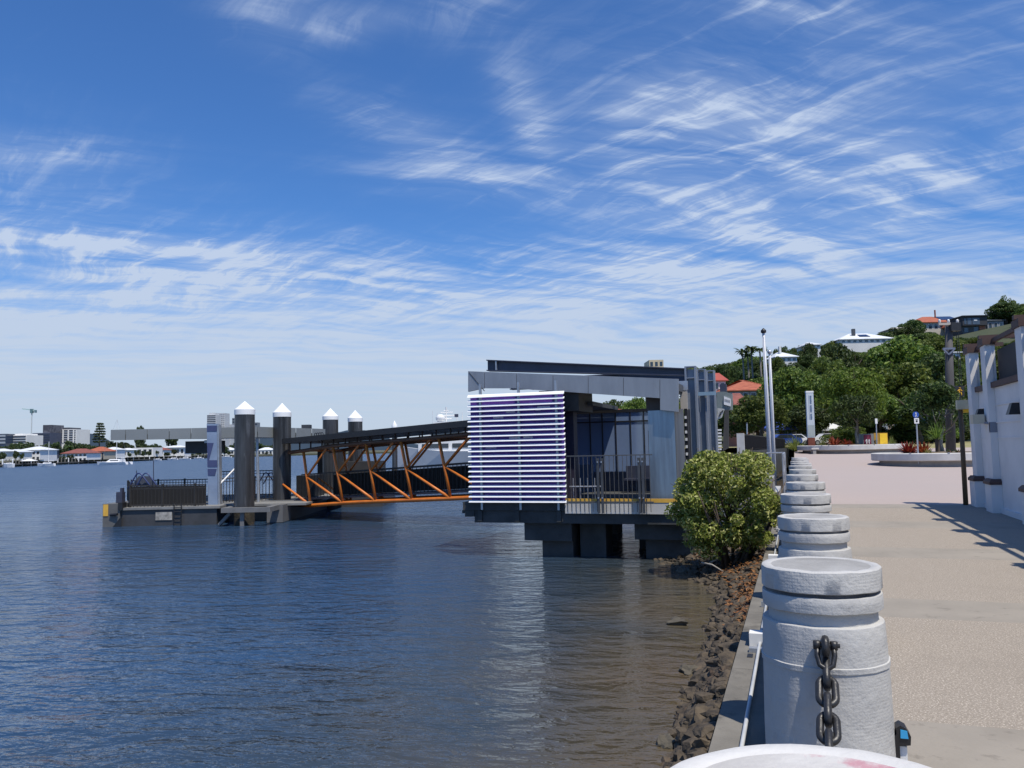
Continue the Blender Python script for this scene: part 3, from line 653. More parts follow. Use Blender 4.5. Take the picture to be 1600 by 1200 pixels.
    mb.box(xa, xb, Yr - .012, Yr + .012, 1.335, 1.365); mb.box(xa, xb, Yr - .01, Yr + .01, .115, .145); rl = mb.build('railing', M('railing_steel', (.13, .125, .12), (.09, .088, .085), 5, rough=.45, metal=.3), t)
    for px in (934.5, 940.5, 998.5, 1004.5):
        x = onY(px, 740, Yr - .04).x; mb = MB(); mb.box(x - .03, x + .03, Yr - .075, Yr - .02, -.16, 1.28); po = mb.build('railing_post', darkgrey, rl)
        mb = MB()
        for z in (.24, 1.18): mb.tube([(x, Yr - .076, z), (x, Yr - .095, z)], .02, 8)
        mb.build('bolt', galv, po)
    mb = MB(); mb.tube([(xa, Yr + .3, .52), (onY(940, 740, Yr + .3).x, Yr + .3, .52)], .02, 8)
    x = xa + .1
    while x < onY(938, 740, Yr).x: mb.tube([(x, Yr + .3, .11), (x, Yr + .3, .75)], .013, 6); x += .2
    mb.build('inner_rail', galv, t)
    # portal frames
    for i, (Y, pl, pr, ptop, p2) in enumerate(((23.0, 1072, 1090, 573, 589), (25.0, 1091, 1105, 577.5, 592), (27.2, 1106, 1119, 579.5, 593.5))):
        xl = onY(pl, 650, Y).x; xr = onY(pr, 650, Y).x; zt = onY(pr, ptop, Y).z; z2 = onY(pr, p2, Y).z
        mb = MB(); mb.box(xl, xl + .05, Y, Y + .32, -.5, zt); mb.box(xr - .05, xr, Y, Y + .32, -.5, zt); mb.box(xl + .05, xr - .05, Y + .12, Y + .17, -.5, zt - .05)
        mb.box(xl + .05, xr - .05, Y + .005, Y + .315, z2 - .03, z2); mb.box(xl + .002, xr - .002, Y, Y + .32, zt, zt + .03)
        fr_ = mb.build('portal_column', M('blue_grey_steel', (.26, .29, .34), (.20, .225, .27), 1.4, rough=.4, metal=.25), t)
        if i == 0:
            a = onY(760, 562, Y); a2 = onY(760, 583, Y); b = onY(pl, 575, Y); b2 = onY(pl, 588.5, Y)
            fl = .03
            mb = MB(); mb.cur = 0; mb.prism([V((a.x, Y + .10, a2.z + .1)), V((xl, Y + .10, b2.z + .06)), V((xl, Y + .10, b.z)), V((a.x, Y + .10, a.z))], (0, .05, 0))
            for za, zb in ((a.z, b.z), (a2.z + .1, b2.z + .06)): mb.prism([V((a.x, Y - .02, za - fl)), V((xl, Y - .02, zb - fl)), V((xl, Y - .02, zb)), V((a.x, Y - .02, za))], (0, .32, 0))
            mb.build('roof_beam', navy, t)
            mb = MB(); x = onY(775, 570, Y).x; mb.box(x - .02, x + .02, Y - .01, Y + .10, a2.z + .08, a.z - .035); mb.build('beam_stiffener', galv, t)
            a = V((a.x, 0, 0))
        else:
            mb = MB(); zb = zt - .3; mb.box(-8.9, xl, Y + .1, Y + .16, zb, zt - .02); mb.box(-8.9, xl, Y, Y + .3, zt - .015, zt + .015); mb.box(-8.9, xl, Y, Y + .3, zb - .03, zb); mb.build('roof_beam', navy, t)
    mb = MB()
    for px0, px1, Y in ((1093, 1098, 26.4), (1099, 1103, 26.2)): mb.box(onY(px0, 650, Y).x, onY(px1, 650, Y).x, Y, Y + .05, -.1, onY(px0, 617, Y).z)
    mb.build('glass_screen', M('pale_blue_glass', (.30, .40, .50), (.5, .55, .6), .8, rough=.1, stretch=(1, 1, .3)), t)
    mb = MB(); mb.box(onY(1091, 616, 24.9).x, onY(1119, 616, 24.9).x, 24.86, 24.95, onY(1100, 618, 24.9).z, onY(1100, 612.5, 24.9).z); mb.build('signal_conduit', skyblue if False else M('pale_blue_steel', (.25, .36, .45), (.2, .3, .38), 4, rough=.4), t)
    # end box with route sign, black S-arrow panel and leaning wing wall
    Y = 30.0; q = lambda x, y: onY(x, y, Y)
    mb = MB(); mb.prism([q(1120, 642), q(1143, 640), q(1143, 615), q(1133, 612), q(1120, 612)], (0, .6, 0)); eb = mb.build('end_fascia', M('green_grey_panel', (.20, .235, .225), (.17, .20, .195), 1.2, rough=.5), t)
    mb = MB(); mb.prism([onY(1131, 632, Y - .05), onY(1141.5, 635, Y - .05), onY(1141.5, 623, Y - .05), onY(1131, 619, Y - .05)], (0, .045, 0)); sg = mb.build('route_sign', white, eb)
    mb = MB(); ys_ = Y - .056
    for i in range(4):
        p = onY(1133 + i * 2.2, 625.6 + i * .6, ys_); mb.box(p.x - .018, p.x + .018, ys_, ys_ + .004, p.z - .04, p.z + .05)
    mb.build('sign_lettering', M('grey_lettering', (.30, .32, .34)), sg)
    mb = MB(); mb.box(q(1124, 600).x, q(1134, 600).x, Y + .1, Y + .5, q(1124, 612).z, q(1124, 600).z); mb.build('roof_unit', navy, t)
    mb = MB(); mb.prism([onY(1129, 705, 29.6), onY(1138.5, 700, 29.6), onY(1138.5, 640, 29.6), onY(1132, 641, 29.6)], (0, .1, 0)); mb.build('wing_wall', M('charcoal_panel', (.06, .058, .056), (.05, .048, .046), 2, rough=.6), t)
    mb = MB(); mb.prism([onY(1120.5, 656, 29.5), onY(1128, 652, 29.5), onY(1132, 639, 29.5), onY(1121, 637.5, 29.5)], (0, .04, 0)); ar = mb.build('arrow_board', M('pale_board', (.40, .40, .38), (.5, .5, .48), 9), t)
    mb = MB(); pts = [onY(x, y, 29.48) for x, y in ((1123, 650), (1126, 648), (1125, 645.5), (1128, 643), (1130, 641))]; mb.tube(pts, .018, 6); mb.build('arrow_mark', black, ar)
    mb = MB()
    for i in range(8): p = onY(1121, 672 + i * 5, 29.4); mb.box(p.x, p.x + .14, 29.4, 29.44, p.z - .03, p.z + .03)
    mb.build('step_edges', white, t)
    mb = MB(); mb.box(-2.75, -.6, 27.2, 30.9, -.25, .02); mb.build('entry_bridge', palecon, t)
    mb = MB(); mb.box(-2.7, -.7, 25.2, 27.1, -.3, .55); mb.build('abutment', conc, t)
    return t
make_terminal()

# ------------------------------------------------------------------ gangway
def make_gangway():
    A = onD(488, 792, 36.5); B = onD(739, 780, 31.3); h = V((B.x - A.x, B.y - A.y, 0)).normalized(); nrm = V((-h.y, h.x, 0))
    if nrm.dot(fh) < 0: nrm = -nrm
    W = nrm * 2.5
    t = thing('gangway', 'covered sloping gangway with orange tubular truss from pontoon to terminal', 'gangway', (A.x, A.y, A.z))
    P = lambda x, y: onP(x, y, A, nrm)
    bot = [(485.5, 790), (536, 786), (587.5, 783.5), (644, 781.5), (704.5, 779), (772, 776), (845, 773)]
    topn = [(474, 704.5), (520, 697), (571.5, 692), (626, 688), (685, 683), (748, 677), (815, 672)]
    bx = [P(*p) for p in bot]; tx = [P(*p) for p in topn]
    mid = [b.lerp(q, .52) for b, q in zip(bx, tx)]
    end0 = P(463.5, 788.5); start_top = P(452, 707); endb = P(905, 770.5); endt = P(905, 663.5)
    for off in (V((0, 0, 0)), W):
        mb = MB(); mb.tube([end0 + off] + [b + off for b in bx] + [endb + off], .085, 10); mb.build('bottom_chord', orange, t, smooth=True)
        mb = MB(); mb.tube([start_top + off] + [q + off for q in tx] + [endt + off], .09, 10); mb.build('top_chord', M('shaded_orange_brown', (.15, .062, .028), (.10, .045, .022), 3, rough=.5), t, smooth=True)  # roof shade painted into the top chord as a brown copy of the orange
        for b, q in zip(bx, tx): mb = MB(); mb.tube([b + off, q + off], [.06, .065], 8); mb.build('upright', orange, t, smooth=True)
        ms = [P(452, 767) if False else mid[0] + (mid[0] - mid[1])] + mid
        for i in range(len(bx)): mb = MB(); mb.tube([ms[i] + off, bx[i] + off], [.045, .066], 8); mb.build('lower_brace', orange, t, smooth=True)
        for i in range(len(bx) - 1): mb = MB(); mb.tube([mid[i] + off, tx[i + 1] + off + (tx[i] - tx[i + 1]).normalized() * .35], .052, 8); mb.build('upper_brace', orange, t, smooth=True)
    # floor, cross beams, roof
    mb = MB(); f0_ = end0 + V((0, 0, .28)); f1 = endb + V((0, 0, .28)); mb.prism([f0_ + nrm * .25, f1 + nrm * .25, f1 + nrm * 2.3, f0_ + nrm * 2.3], (0, 0, -.08)); mb.build('floor', darkgrey, t)
    mb = MB()
    for b, q in zip(bx, tx): mb.tube([b, b + W], .05, 6); mb.tube([q, q + W], .05, 6)
    mb.build('cross_beams', orange, t, smooth=True)
    a0 = P(449, 693.5); a1 = P(905, 651); b0 = P(449, 685.5); b1 = P(905, 640); ov = nrm * -.32; dd = W + nrm * .6
    mb = MB(); mb.prism([a0 + ov, a1 + ov, b1 + ov, b0 + ov], dd); mb.build('roof', M('black_roof_sheet', (.022, .021, .021), (.03, .028, .027), 2, rough=.5), t)
    mb = MB()
    for i in range(22):
        s = i / 21; p = a0.lerp(a1, s); q = start_top.lerp(endt, s); mb.bar(p + nrm * .1, V((p.x, p.y, q.z)) + nrm * .1, .05, .05); mb.bar(p + W, V((p.x, p.y, q.z)) + W, .05, .05)
    mb.build('roof_struts', blackwood, t)
    # inner handrails with bars, and a far-side sheet added to darken the truss
    for off in (.3, 2.25):
        mb = MB(); a = f0_ + nrm * off; b = f1 + nrm * off; n = 70
        for i in range(n + 1): p = a.lerp(b, i / n); mb.box(p.x - .008, p.x + .008, p.y - .008, p.y + .008, p.z, p.z + 1.05)
        mb.bar(a + V((0, 0, 1.08)), b + V((0, 0, 1.08)), .05, .05); mb.build('handrail', black, t)
        if off > 1: mb = MB(); mb.prism([a + nrm * .02 + V((0, 0, .02)), b + nrm * .02 + V((0, 0, .02)), b + nrm * .02 + V((0, 0, 1.0)), a + nrm * .02 + V((0, 0, 1.0))], nrm * .015); mb.build('darkening_sheet', M('dark_brown_sheet', (.022, .018, .015), (.03, .025, .02), 9, rough=.8), t)
    for k in range(4):
        c = P(480 + k * 3.4, 684 - k * .3) + nrm * .5; mb = MB(); mb.tube([c + h * (.09 * math.cos(a)) + V((0, 0, .02 + .2 * math.sin(a) ** .7 if math.sin(a) > 0 else 0)) for a in np.linspace(math.pi, 0, 9)], .018, 6); mb.build('roof_loop', black, t)
make_gangway()

# ------------------------------------------------------------------ pontoon
def mooring_pile(px0, px1, apex, capb, capt, dep, label):
    l0 = onD(px0, 700, dep); l1 = onD(px1, 700, dep); c = (l0 + l1) / 2; r = (l1 - l0).length / 2; za = onD((px0 + px1) / 2, apex, dep).z; zb = onD((px0 + px1) / 2, capb, dep).z; zm = onD((px0 + px1) / 2, capt, dep).z
    t = thing('mooring_pile', label, 'mooring pile', (c.x, c.y, WATER), 'mooring piles with white cone caps')
    mb = MB(); mb.lathe((c.x, c.y, 0), [(r, -4), (r, zb)], 28); mb.build('shaft', M('pile_sleeve', (.095, .095, .10), (.030, .029, .029), 2.6, rough=.30, metal=.35, stretch=(1.6, 1.6, .12), extra=wear((.30, .30, .31), .60, .72, 2.4, .8)), t, angle=40)  # pale shaft streaks painted in for silver highlights
    mb = MB(); mb.lathe((c.x, c.y, 0), [(r * 1.012, -2.2), (r * 1.015, -1.0), (r * 1.006, -.86)], 28, cap=False); mb.build('tide_band', M('marine_growth', (.055, .045, .03), (.02, .018, .014), 5, rough=.9, bump=.9, bscale=14, dist=.03, extra=wear((.20, .10, .05), .6, .7, 3, .7)), t, angle=40)
    mb = MB(); mb.lathe((c.x, c.y, 0), [(r * 1.03, zb), (r * 1.03, zm), (0.01, za)], 28); mb.build('cone_cap', M('white_cap', (.84, .84, .83), (.80, .80, .79), 2, rough=.5), t, angle=40)
    return t
mooring_pile(367, 397.5, 627, 648, 640, 34.3, 'tall dark mooring pile with white cone cap at the front of the pontoon')
mooring_pile(427, 454.5, 630, 651.5, 644.5, 38.0, 'dark mooring pile with white cone cap at the foot of the gangway')
mooring_pile(504.5, 528.5, 638, 656, 650.5, 43.4, 'white capped pile rising behind the gangway roof, left of the two')
mooring_pile(544, 566.5, 641, 659, 653, 46.3, 'white capped pile rising behind the gangway roof, right of the two')
mooring_pile(612.5, 621, 657, 669, 664.5, 118, 'small distant white capped pile beyond the gangway roof')

def make_pontoon():
    base = onD(300, 800, 36); t = thing('ferry_pontoon', 'dark grey floating ferry pontoon with railings and flat panelled canopy', 'pontoon', (base.x, base.y, WATER))
    D = 34.6
    lat = lambda px, d=D: (onD(px, 750, d) - CAM).dot(r0)
    zz = lambda px, py, d=D: onD(px, py, d).z
    dk = zz(265, 792)
    hull = M('hull_grey', (.06, .06, .063), (.04, .04, .042), 1.5, rough=.5, bump=.2, bscale=8, extra=wear((.035, .03, .02), .6, .75, 1.3, .8))
    mb = MB(); mb.fbox(lat(190), lat(339), D, D + 9, WATER - .5, dk - .1); mb.fbox(lat(339.5), lat(440), D + 1.4, D + 9, WATER - .5, dk - .12); h = mb.build('hull', hull, t)
    mb = MB(); mb.fbox(lat(188), lat(345), D - .08, D + 9, dk - .098, dk); mb.fbox(lat(345.2), lat(470), D + .9, D + 9, dk - .1, dk - .01); mb.build('deck_edge', M('deck_grey', (.22, .22, .215), (.16, .16, .157), 2, rough=.8), t)
    mb = MB(); mb.fbox(lat(415), lat(440), D + .2, D + 1.39, WATER + .02, dk - .03); mb.build('corner_block', midgrey if False else M('block_grey', (.15, .15, .155), (.12, .12, .123), 1.6, rough=.5), t)
    # left corner dolphin block, yellow plate, black bollard
    mb = MB(); z1 = zz(175, 787); mb.fbox(lat(163.5), lat(190), D - .1, D + 2, WATER - .4, z1); eb = mb.build('end_block', M('end_block_grey', (.13, .127, .12), (.10, .097, .092), 2, rough=.55), t)
    mb = MB(); mb.fbox(lat(164.5), lat(172), D - .125, D - .104, zz(168, 806), zz(168, 788)); mb.build('yellow_plate', yellow, eb)
    mb = MB(); mb.fbox(lat(176.5), lat(186), D + .3, D + .6, z1 - .02, zz(180, 769.5)); mb.fbox(lat(182.3), lat(186), D + .32, D + .5, zz(180, 769.4), zz(180, 763)); mb.build('mooring_post', navy, t)
    mb = MB(); mb.fbox(lat(188), lat(195), D - .16, D + .2, zz(190, 796), zz(190, 785)); mb.tube([fr(lat(176), D - .14, zz(180, 804)), fr(lat(188), D - .2, zz(190, 803))], .06, 6); mb.build('fender', black, t)
    mb = MB(); mb.prism([onD(176, 824, D - .11), onD(190, 824, D - .11), onD(190, 806, D - .11)], fh * .02 * -1); mb.build('gusset', black, t)
    mb = MB(); mb.fbox(lat(244.5), lat(270), D - .035, D - .004, zz(257, 812.5), zz(257, 800)); mb.build('name_plate', M('scuffed_plate', (.42, .40, .36), (.20, .19, .17), 6, rough=.7), t)
    mb = MB()
    for px in (274.5, 286): mb.tube([fr(lat(px), D - .12, WATER - .3), fr(lat(px), D - .12, dk + .15), fr(lat(px), D + .1, dk + .15)], .022, 6)
    for i in range(5): z = WATER + .08 + i * .17; mb.tube([fr(lat(274.5), D - .12, z), fr(lat(286), D - .12, z)], .018, 6)
    mb.build('ladder', black, t)
    # collar round the front pile
    dc = 34.3; r = (lat(415, dc) - lat(346, dc)) / 2; c = fr((lat(415, dc) + lat(346, dc)) / 2, dc)
    mb = MB(); l0, l1 = lat(347, dc - .75), lat(416, dc - .75)
    mb.fbox(l0, l1 + .2, dc - .85, dc - .6, dk - .22, dk - .02); mb.fbox(l0, l0 + .25, dc - .6, dc + 1.8, dk - .22, dk - .02); mb.fbox(l1 - .05, l1 + .2, dc - .6, dc + 1.8, dk - .22, dk - .02)
    mb.bar(fr(lat(350, dc), dc - .5, WATER + .05), fr(lat(368, dc), dc - .6, dk - .25), .12, .12); mb.fbox(lat(384, dc), lat(390, dc), dc - .7, dc - .6, WATER - .2, dk - .22); mb.build('pile_collar', M('collar_grey', (.17, .17, .17), (.13, .13, .13), 2, rough=.6), t)
    dc = 38.0; mb = MB(); mb.fbox(lat(416, dc), lat(468, dc), dc - .8, dc - .6, dk - .16, dk + .03); mb.fbox(lat(460, dc), lat(468, dc), dc - .6, dc + .7, dk - .16, dk + .03); mb.build('pile_collar', M('collar_grey', (.17, .17, .17)), t)
    # railings: dark vertical bars
    def fence(pa, pb, d0, d1, zb, ht, name='railing', nb=None, mesh=True):
        a = fr(lat(pa, d0), d0, zb); b = fr(lat(pb, d1), d1, zb); n = nb or int((b - a).length / .15); mb = MB()
        for i in range(n + 1): p = a.lerp(b, i / n); rr = .009 if i % 9 else .035; mb.box(p.x - rr, p.x + rr, p.y - rr, p.y + rr, zb, zb + ht + (0 if i % 9 else .06))
        mb.bar(a + V((0, 0, ht)), b + V((0, 0, ht)), .045, .045); mb.bar(a + V((0, 0, .08)), b + V((0, 0, .08)), .04, .04); mb.bar(a + V((0, 0, ht - .14)), b + V((0, 0, ht - .14)), .03, .03)
        return mb.build(name, M('bronze_railing', (.04, .036, .033), (.028, .026, .024), 4, rough=.6), t)
    fence(204, 322, D + .25, D + .25, dk, .92); fence(204, 200, D + .3, D + 7, dk, .92); fence(206, 330, D + 6.5, D + 6.5, dk, .95)
    fence(345, 368, D + 2, D + 2.6, dk, 1.1); fence(398, 427, D + 3, D + 3.2, dk, 1.1); fence(345, 430, D + 7.5, D + 7.5, dk, 1.3)
    mb = MB(); mb.fbox(lat(344), lat(366), D + 2.7, D + 2.76, dk, zz(350, 751, D + 2.7)); mb.build('mesh_screen', M('dark_mesh', (.03, .03, .034), (.045, .045, .05), 8, rough=.6), t)
    mb = MB(); mb.fbox(lat(206, D + .8), lat(322, D + .8), D + .8, D + .84, dk, dk + .86); mb.build('dark_backing_sheet', M('interior_dark', (.009, .009, .010), (.012, .012, .013), 8, rough=.8), t)  # near-black sheet standing in for the dark interior behind the bars
    # blue looped rails (two hoops)
    def hoops(px, d, sc):
        mb = MB()
        for k, o in enumerate((0, 11)):
            x = px + o * sc
            q = [(0, 26), (2, 22), (12, 5), (15, 2.5), (18, 2.5), (21, 5), (33, 20), (36, 26)]
            for e in (0, .5): mb.tube([onD(x + a * sc * .98, 737 + b * sc, d + e) for a, b in q], .03, 6)
        return mb.build('hoop_rail', M('blue_rail', (.03, .05, .16), (.025, .04, .13), 5, rough=.4), t, smooth=True)
    hoops(201, D + 1.5, 1.0); hoops(404, D + 5, .72)
    mb = MB(); mb.prism([onD(204, 760, D + 2.2), onD(248, 760, D + 2.2), onD(233, 744, D + 2.2), onD(217, 744, D + 2.2)], fh * .03); mb.build('hoop_mesh', M('blue_grey_mesh', (.07, .085, .12), (.05, .06, .09), 9), t)
    mb = MB()
    for px, y0 in ((240, 720), (213.5, 735)): mb.tube([onD(px, 762, D + 2), onD(px, y0, D + 2)], .018, 6)
    mb.build('whip_aerial', navy, t)
    # tapered pylon with painted arrow pattern
    d = D + .9; P = lambda x, y, o=0: onD(x, y, d + o)
    mb = MB(); mb.prism([P(325.5, 789), P(340.5, 789), P(339, 662), P(323, 662)], fh * .3); py = mb.build('pylon', M('pylon_pale_blue', (.25, .32, .44), (.19, .25, .36), 1.3, rough=.5), t)
    def pat(poly, m, name='pylon_pattern'):
        mb = MB(); mb.prism([P(x, y, -.008) for x, y in poly], fh * -.006); return mb.build(name, m, py)
    nv = M('pattern_navy', (.06, .075, .17), (.05, .065, .15), 2, rough=.5)
    pat([(323.6, 674), (338.9, 674), (338.9, 665), (323.6, 665)], nv); pat([(324.2, 730), (327, 718), (334, 692), (323.9, 692)], nv)
    pat([(324.4, 729.6), (339.6, 729.6), (339.5, 719), (327, 719)], nv); pat([(325, 743), (336, 743), (339, 732.5), (324.6, 732.5)], nv)
    mb = MB(); mb.prism([P(341, 789, -.02), P(343.5, 789, -.02), P(341.5, 663, -.02), P(339.4, 663, -.02)], fh * .34); mb.build('pylon_edge', galv, t)
    mb = MB(); mb.tube([onD(343, 757, D + 1), onD(368, 731, D + 2.2)], .035, 8); mb.build('brace_rod', white, t)
    mb = MB(); x = onD(403, 785, 37); mb.tube([onD(404, 785, 37), onD(401.5, 676, 37)], .07, 8); mb.build('canopy_post', galv, t)
    mb = MB(); mb.tube([onD(511, 760, 45), onD(509, 676, 45)], .1, 8); mb.build('canopy_post', galv, t)
    # canopy: long grey panelled fascia with dark soffit
    d = D + 2.0; zt = zz(200, 671, d); zb = zz(200, 687.5, d)
    mb = MB(); seam = [171, 195, 229.3, 263.5, 297.5, 332, 367, 402]
    for a, b in zip(seam, seam[1:]): mb.fbox(lat(a, d) + .02, lat(b, d) - .02, d, d + .08, zb, zt)
    mb.build('canopy_fascia', M('canopy_grey', (.235, .25, .25), (.21, .225, .225), .8, rough=.5), t)
    mb = MB(); seam = [402, 432, 462, 487, 508.6]; d2 = 42.5
    for i, (a, b) in enumerate(zip(seam, seam[1:])):
        da = d + (d2 - d) * i / 4; db = d + (d2 - d) * (i + 1) / 4; pa = fr(lat(a, da) + .02, da); pb = fr(lat(b, db) - .02, db)
        mb.prism([pa + V((0, 0, zb)), pb + V((0, 0, zb)), pb + V((0, 0, zt)), pa + V((0, 0, zt))], fh * .08)
    mb.build('canopy_fascia', M('canopy_grey', (.235, .25, .25)), t)
    mb = MB(); mb.prism([fr(lat(172, d), d + .1, zb + .1), fr(lat(402, d), d + .1, zb + .1), fr(lat(508, d2), d2 + .1, zb + .1), fr(lat(508, d2), d2 + 5, zb + .1), fr(lat(172, d), d + 5, zb + .1)], (0, 0, .15)); mb.build('canopy_roof', darkgrey, t)
    mb = MB(); mb.fbox(lat(289, D + 2.8), lat(348, D + 2.8), D + 2.8, D + 3.1, zz(320, 708, D + 2.8), zz(320, 689, D + 2.8)); mb.build('display_board', black, t)
    mb = MB(); mb.fbox(lat(320, D + 2.6), lat(341, D + 2.6), D + 2.5, D + 2.7, zz(330, 692, D + 2.6), zz(330, 687.5, D + 2.6)); mb.build('lamp_housing', galv, t)
    mb = MB(); mb.fbox(lat(471, 41), lat(483.5, 41), 41, 41.5, zt, zt + .2); mb.build('roof_box', darkgrey, t)
    # dark ticket shelter under the gangway landing and railings running on behind the truss
    mb = MB(); mb.fbox(lat(463, 40), lat(492, 40), 40, 42, dk, zz(470, 743, 40)); mb.build('landing_screen', black, t)
    mb = MB(); mb.fbox(lat(500, 44), lat(600, 44), 43.5, 48, WATER - .3, zz(520, 770, 44)); mb.build('rear_float', hull, t)
    mb = MB(); mb.fbox(lat(494, 44), lat(529, 44), 44.3, 46, zz(520, 770, 44) + .002, zz(520, 704, 44)); mb.fbox(lat(528.8, 44), lat(592, 44), 44.4, 46.4, zz(520, 770, 44) + .002, zz(520, 722, 44)); mb.build('rear_cabin', M('cabin_dark', (.03, .028, .027), (.04, .037, .035), 2, rough=.6), t)
    zr = zz(600, 770, 44); a = fr(lat(560, 44), 44.2, zr); b = fr(lat(600, 44), 44.2, zr); mb = MB()
    for i in range(20): p = a.lerp(b, i / 19); mb.box(p.x - .012, p.x + .012, p.y - .012, p.y + .012, zr, zr + 1.0)
    mb.bar(a + V((0, 0, 1.02)), b + V((0, 0, 1.02)), .04, .04); mb.build('rear_railing', black, t)
make_pontoon()

# moored grey ship beyond the gangway and a second jetty in front of it
def make_ship():
    d = 125; lat = lambda px: (onD(px, 720, d) - CAM).dot(r0); z = lambda px, py: onD(px, py, d).z
    t = thing('moored_ship', 'large white and grey ship moored beyond the gangway truss', 'ship', tuple(fr(lat(690), d + 4, WATER)))
    hm = M('ship_grey', (.48, .50, .52), (.40, .42, .44), .25, rough=.6, extra=wear((.25, .25, .26), .6, .75, .35, .6))
    mb = MB(); l0, l1 = lat(632), lat(772)
    deck = z(690, 706); vs = []
    sec = [(l0 - 2, 0.3, 1.2), (l0 + 2, 2.4, .5), (l0 + 6, 3.8, .1), (l1 - 2, 4.0, 0), (l1, 3.6, 0)]
    for l, hw, up in sec:
        for dd in (-hw, hw): vs += [fr(l, d + 4 + dd * .8, WATER - .3), fr(l, d + 4 + dd, deck + up)]
    fs = []
    for i in range(len(sec) - 1):
        o = i * 4; p = o + 4; fs += [(o, p, p + 1, o + 1), (o + 3, p + 3, p + 2, o + 2), (o + 1, p + 1, p + 3, o + 3)]
    fs += [(0, 1, 3, 2), (len(vs) - 4, len(vs) - 2, len(vs) - 1, len(vs) - 3)]
    mb.add(vs, fs); mb.build('hull', hm, t)
    mb = MB(); mb.fbox(lat(652), lat(760), d + 1.5, d + 6.5, deck, z(690, 687)); mb.fbox(lat(668), lat(748), d + 2, d + 6, z(690, 687), z(690, 668)); mb.fbox(lat(676), lat(718), d + 2.3, d + 5.5, z(690, 668), z(690, 658)); mb.build('deckhouse', white, t)
    mb = MB()
    for a, b, y0, y1 in ((658, 700, 700, 693), (706, 752, 700, 693), (672, 742, 682, 675), (679, 714, 665, 661)): mb.fbox(lat(a), lat(b), d + 1.4 if y0 == 700 else d + 1.9 if y0 == 682 else d + 2.2, d + 1.49 if y0 == 700 else d + 1.99 if y0 == 682 else d + 2.29, z(690, y0), z(690, y1))
    mb.build('window_band', win, t)
    mb = MB()
    for px, y0, y1, w in ((695, 658, 634, .12), (681, 658, 644, .08), (712, 658, 646, .08), (673, 668, 640, .05), (721, 668, 642, .05)): mb.tube([fr(lat(px), d + 4, z(690, y0)), fr(lat(px), d + 4, z(690, y1))], w, 6)
    for y, a, b in ((643, 686, 706), (648, 683, 712), (653, 686, 704), (640, 691, 699)): mb.tube([fr(lat(a), d + 4, z(690, y)), fr(lat(b), d + 4, z(690, y))], .1, 6)
    mb.build('mast', white, t)
    mb = MB(); mb.lathe(fr(lat(686), d + 3.5, z(690, 658)), [(.4, 0), (.75, .4), (.75, .8), (.3, 1.2)], 12); mb.build('radar_dome', white, t, smooth=True)
    mb = MB(); mb.fbox(lat(709), lat(715), d + 3, d + 3.4, z(690, 651), z(690, 646)); mb.build('signal_lamp', navy, t)
    # jetty
    d = 62; j = thing('jetty', 'dark timber jetty with railing behind the gangway', 'jetty', tuple(fr((590 - 800) / F * d + 8, d, WATER)))
    lat = lambda px: (onD(px, 740, d) - CAM).dot(r0); z = lambda px, py: onD(px, py, d).z
    mb = MB(); mb.fbox(lat(600), lat(800), d, d + 3, z(690, 767), z(690, 757)); mb.build('jetty_deck', M('jetty_timber', (.06, .055, .05), (.04, .037, .034), 3, rough=.8), j)
    for px in (605, 650, 690, 735, 780): mb = MB(); mb.lathe(fr(lat(px), d + .5, 0), [(.2, -3), (.2, z(690, 766))], 10); mb.build('jetty_pile', blackwood, j)
    mb = MB(); n = 60
    for i in range(n + 1):
        l = lat(600) + (lat(800) - lat(600)) * i / n; mb.fbox(l - .02, l + .02, d + .1, d + .14, z(690, 757), z(690, 740))
    mb.fbox(lat(600), lat(800), d + .08, d + .16, z(690, 740), z(690, 738.5)); mb.build('jetty_railing', black, j)
make_ship()

